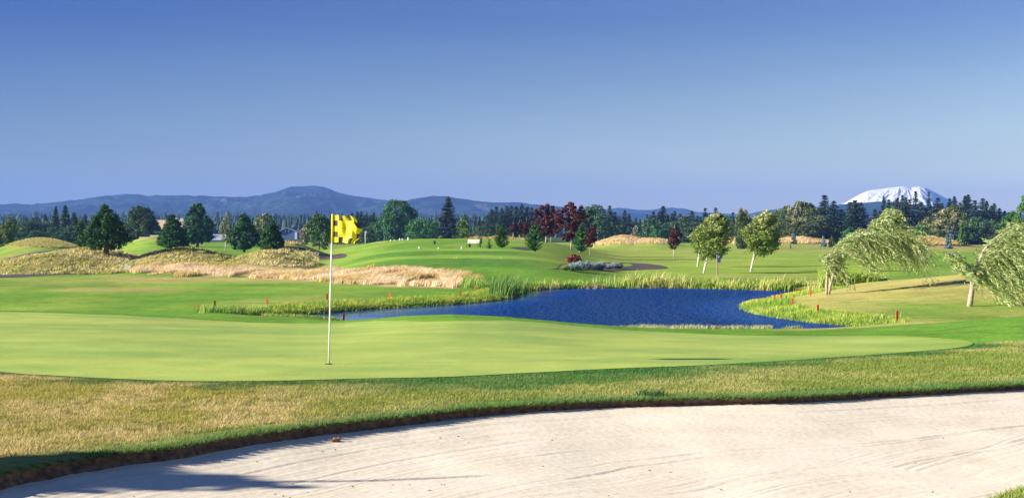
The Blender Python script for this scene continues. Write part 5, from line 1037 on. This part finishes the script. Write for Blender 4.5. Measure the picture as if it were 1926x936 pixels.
# ================================================================== AIR, SKY, SUN, CAMERA
HAZE = 0.00014
hz = bpy.data.materials.new('haze'); hz.use_nodes = True; nt = hz.node_tree; nt.nodes.remove(nt.nodes['Principled BSDF']); pv = nt.nodes.new('ShaderNodeVolumePrincipled')
pv.inputs['Color'].default_value = (.19, .372, .95, 1); pv.inputs['Density'].default_value = HAZE; pv.inputs['Anisotropy'].default_value = 0.0; nt.links.new(pv.outputs[0], nt.nodes['Material Output'].inputs['Volume'])
m = MB(); m.box((600, 4700, 143.5), (23000, 9700, 313)); h_ = m.build('haze', hz); h_.location.z = 0; tag(h_, kind='stuff')
SKY_TL, SKY_TR, SKY_BL, SKY_BR = (.095, .150, .335), (.30, .325, .445), (.41, .41, .37), (.96, .85, .64)
SUN_EL, SUN_AZ = radians(20.5), radians(10)      # elevation; degrees behind the picture plane on the left
sv = np.array([-cos(SUN_EL) * cos(SUN_AZ), -cos(SUN_EL) * sin(SUN_AZ), sin(SUN_EL)])
sun = bpy.data.lights.new('sun', 'SUN'); sun.energy = 4.8; sun.angle = radians(.5); sun.color = (1, .93, .80); so = bpy.data.objects.new('sun', sun); COL.objects.link(so)
from mathutils import Vector
so.rotation_euler = Vector(tuple(-sv)).to_track_quat('-Z', 'Y').to_euler()
w = bpy.data.worlds.new('World'); S.world = w; w.use_nodes = True; nt = w.node_tree; bg = nt.nodes['Background']; bg.inputs[1].default_value = .094
sky = nt.nodes.new('ShaderNodeTexSky'); sky.sky_type = 'NISHITA'; sky.sun_disc = False; sky.sun_elevation = SUN_EL; sky.sun_rotation = math.atan2(sv[0], sv[1])
sky.altitude = 0; sky.air_density = 1.0; sky.dust_density = .3; sky.ozone_density = 3.0
# a polarised sky: darker and bluer away from the horizon and towards the left
tc = nt.nodes.new('ShaderNodeTexCoord'); sx = nt.nodes.new('ShaderNodeSeparateXYZ'); nt.links.new(tc.outputs['Generated'], sx.inputs[0])
def mr(sock, a, b):
    r = nt.nodes.new('ShaderNodeMapRange'); r.inputs[1].default_value = a; r.inputs[2].default_value = b; nt.links.new(sock, r.inputs[0]); return r.outputs[0]
fx = mr(sx.outputs[0], -.36, .36); fz = mr(sx.outputs[2], 0, .15)
def mixc(f, a, b):
    n = nt.nodes.new('ShaderNodeMix'); n.data_type = 'RGBA'; nt.links.new(f, n.inputs[0])
    for k, q in ((6, a), (7, b)):
        if isinstance(q, tuple): n.inputs[k].default_value = (*q, 1)
        else: nt.links.new(q, n.inputs[k])
    return n.outputs[2]
f_ = mixc(fz, mixc(fx, SKY_BL, SKY_BR), mixc(fx, SKY_TL, SKY_TR))
mu = nt.nodes.new('ShaderNodeMix'); mu.data_type = 'RGBA'; mu.blend_type = 'MULTIPLY'; mu.inputs[0].default_value = 1; nt.links.new(sky.outputs[0], mu.inputs[6]); nt.links.new(f_, mu.inputs[7]); 
# faint uneven haze bands in the sky
mp_ = nt.nodes.new('ShaderNodeMapping'); mp_.inputs['Scale'].default_value = (2.2, 2.2, 16); nt.links.new(tc.outputs['Generated'], mp_.inputs['Vector'])
nz = nt.nodes.new('ShaderNodeTexNoise'); nz.inputs['Scale'].default_value = 1.4; nz.inputs['Detail'].default_value = 4; nt.links.new(mp_.outputs[0], nz.inputs['Vector'])
r_ = nt.nodes.new('ShaderNodeMapRange'); r_.inputs[1].default_value = .3; r_.inputs[2].default_value = .7; r_.inputs[3].default_value = .955; r_.inputs[4].default_value = 1.045; nt.links.new(nz.outputs[0], r_.inputs[0])
vm = nt.nodes.new('ShaderNodeVectorMath'); vm.operation = 'SCALE'; nt.links.new(mu.outputs[2], vm.inputs[0]); nt.links.new(r_.outputs[0], vm.inputs['Scale']); nt.links.new(vm.outputs[0], bg.inputs[0])
cam = bpy.data.cameras.new('camera'); co = bpy.data.objects.new('camera', cam); COL.objects.link(co); co.location = (0, 0, CZ); co.rotation_euler = (radians(90), 0, 0)
cam.sensor_width = 36; cam.lens = F / 1926 * 36; cam.shift_y = (HY - 468) / 1926; cam.clip_end = 60000; cam.clip_start = .1; S.camera = co
S.view_settings.view_transform = 'Standard'; S.view_settings.look = 'None'; S.view_settings.exposure = 1.38; S.view_settings.gamma = 1
S.cycles.volume_bounces = 0; S.cycles.max_bounces = 6; S.cycles.transparent_max_bounces = 8
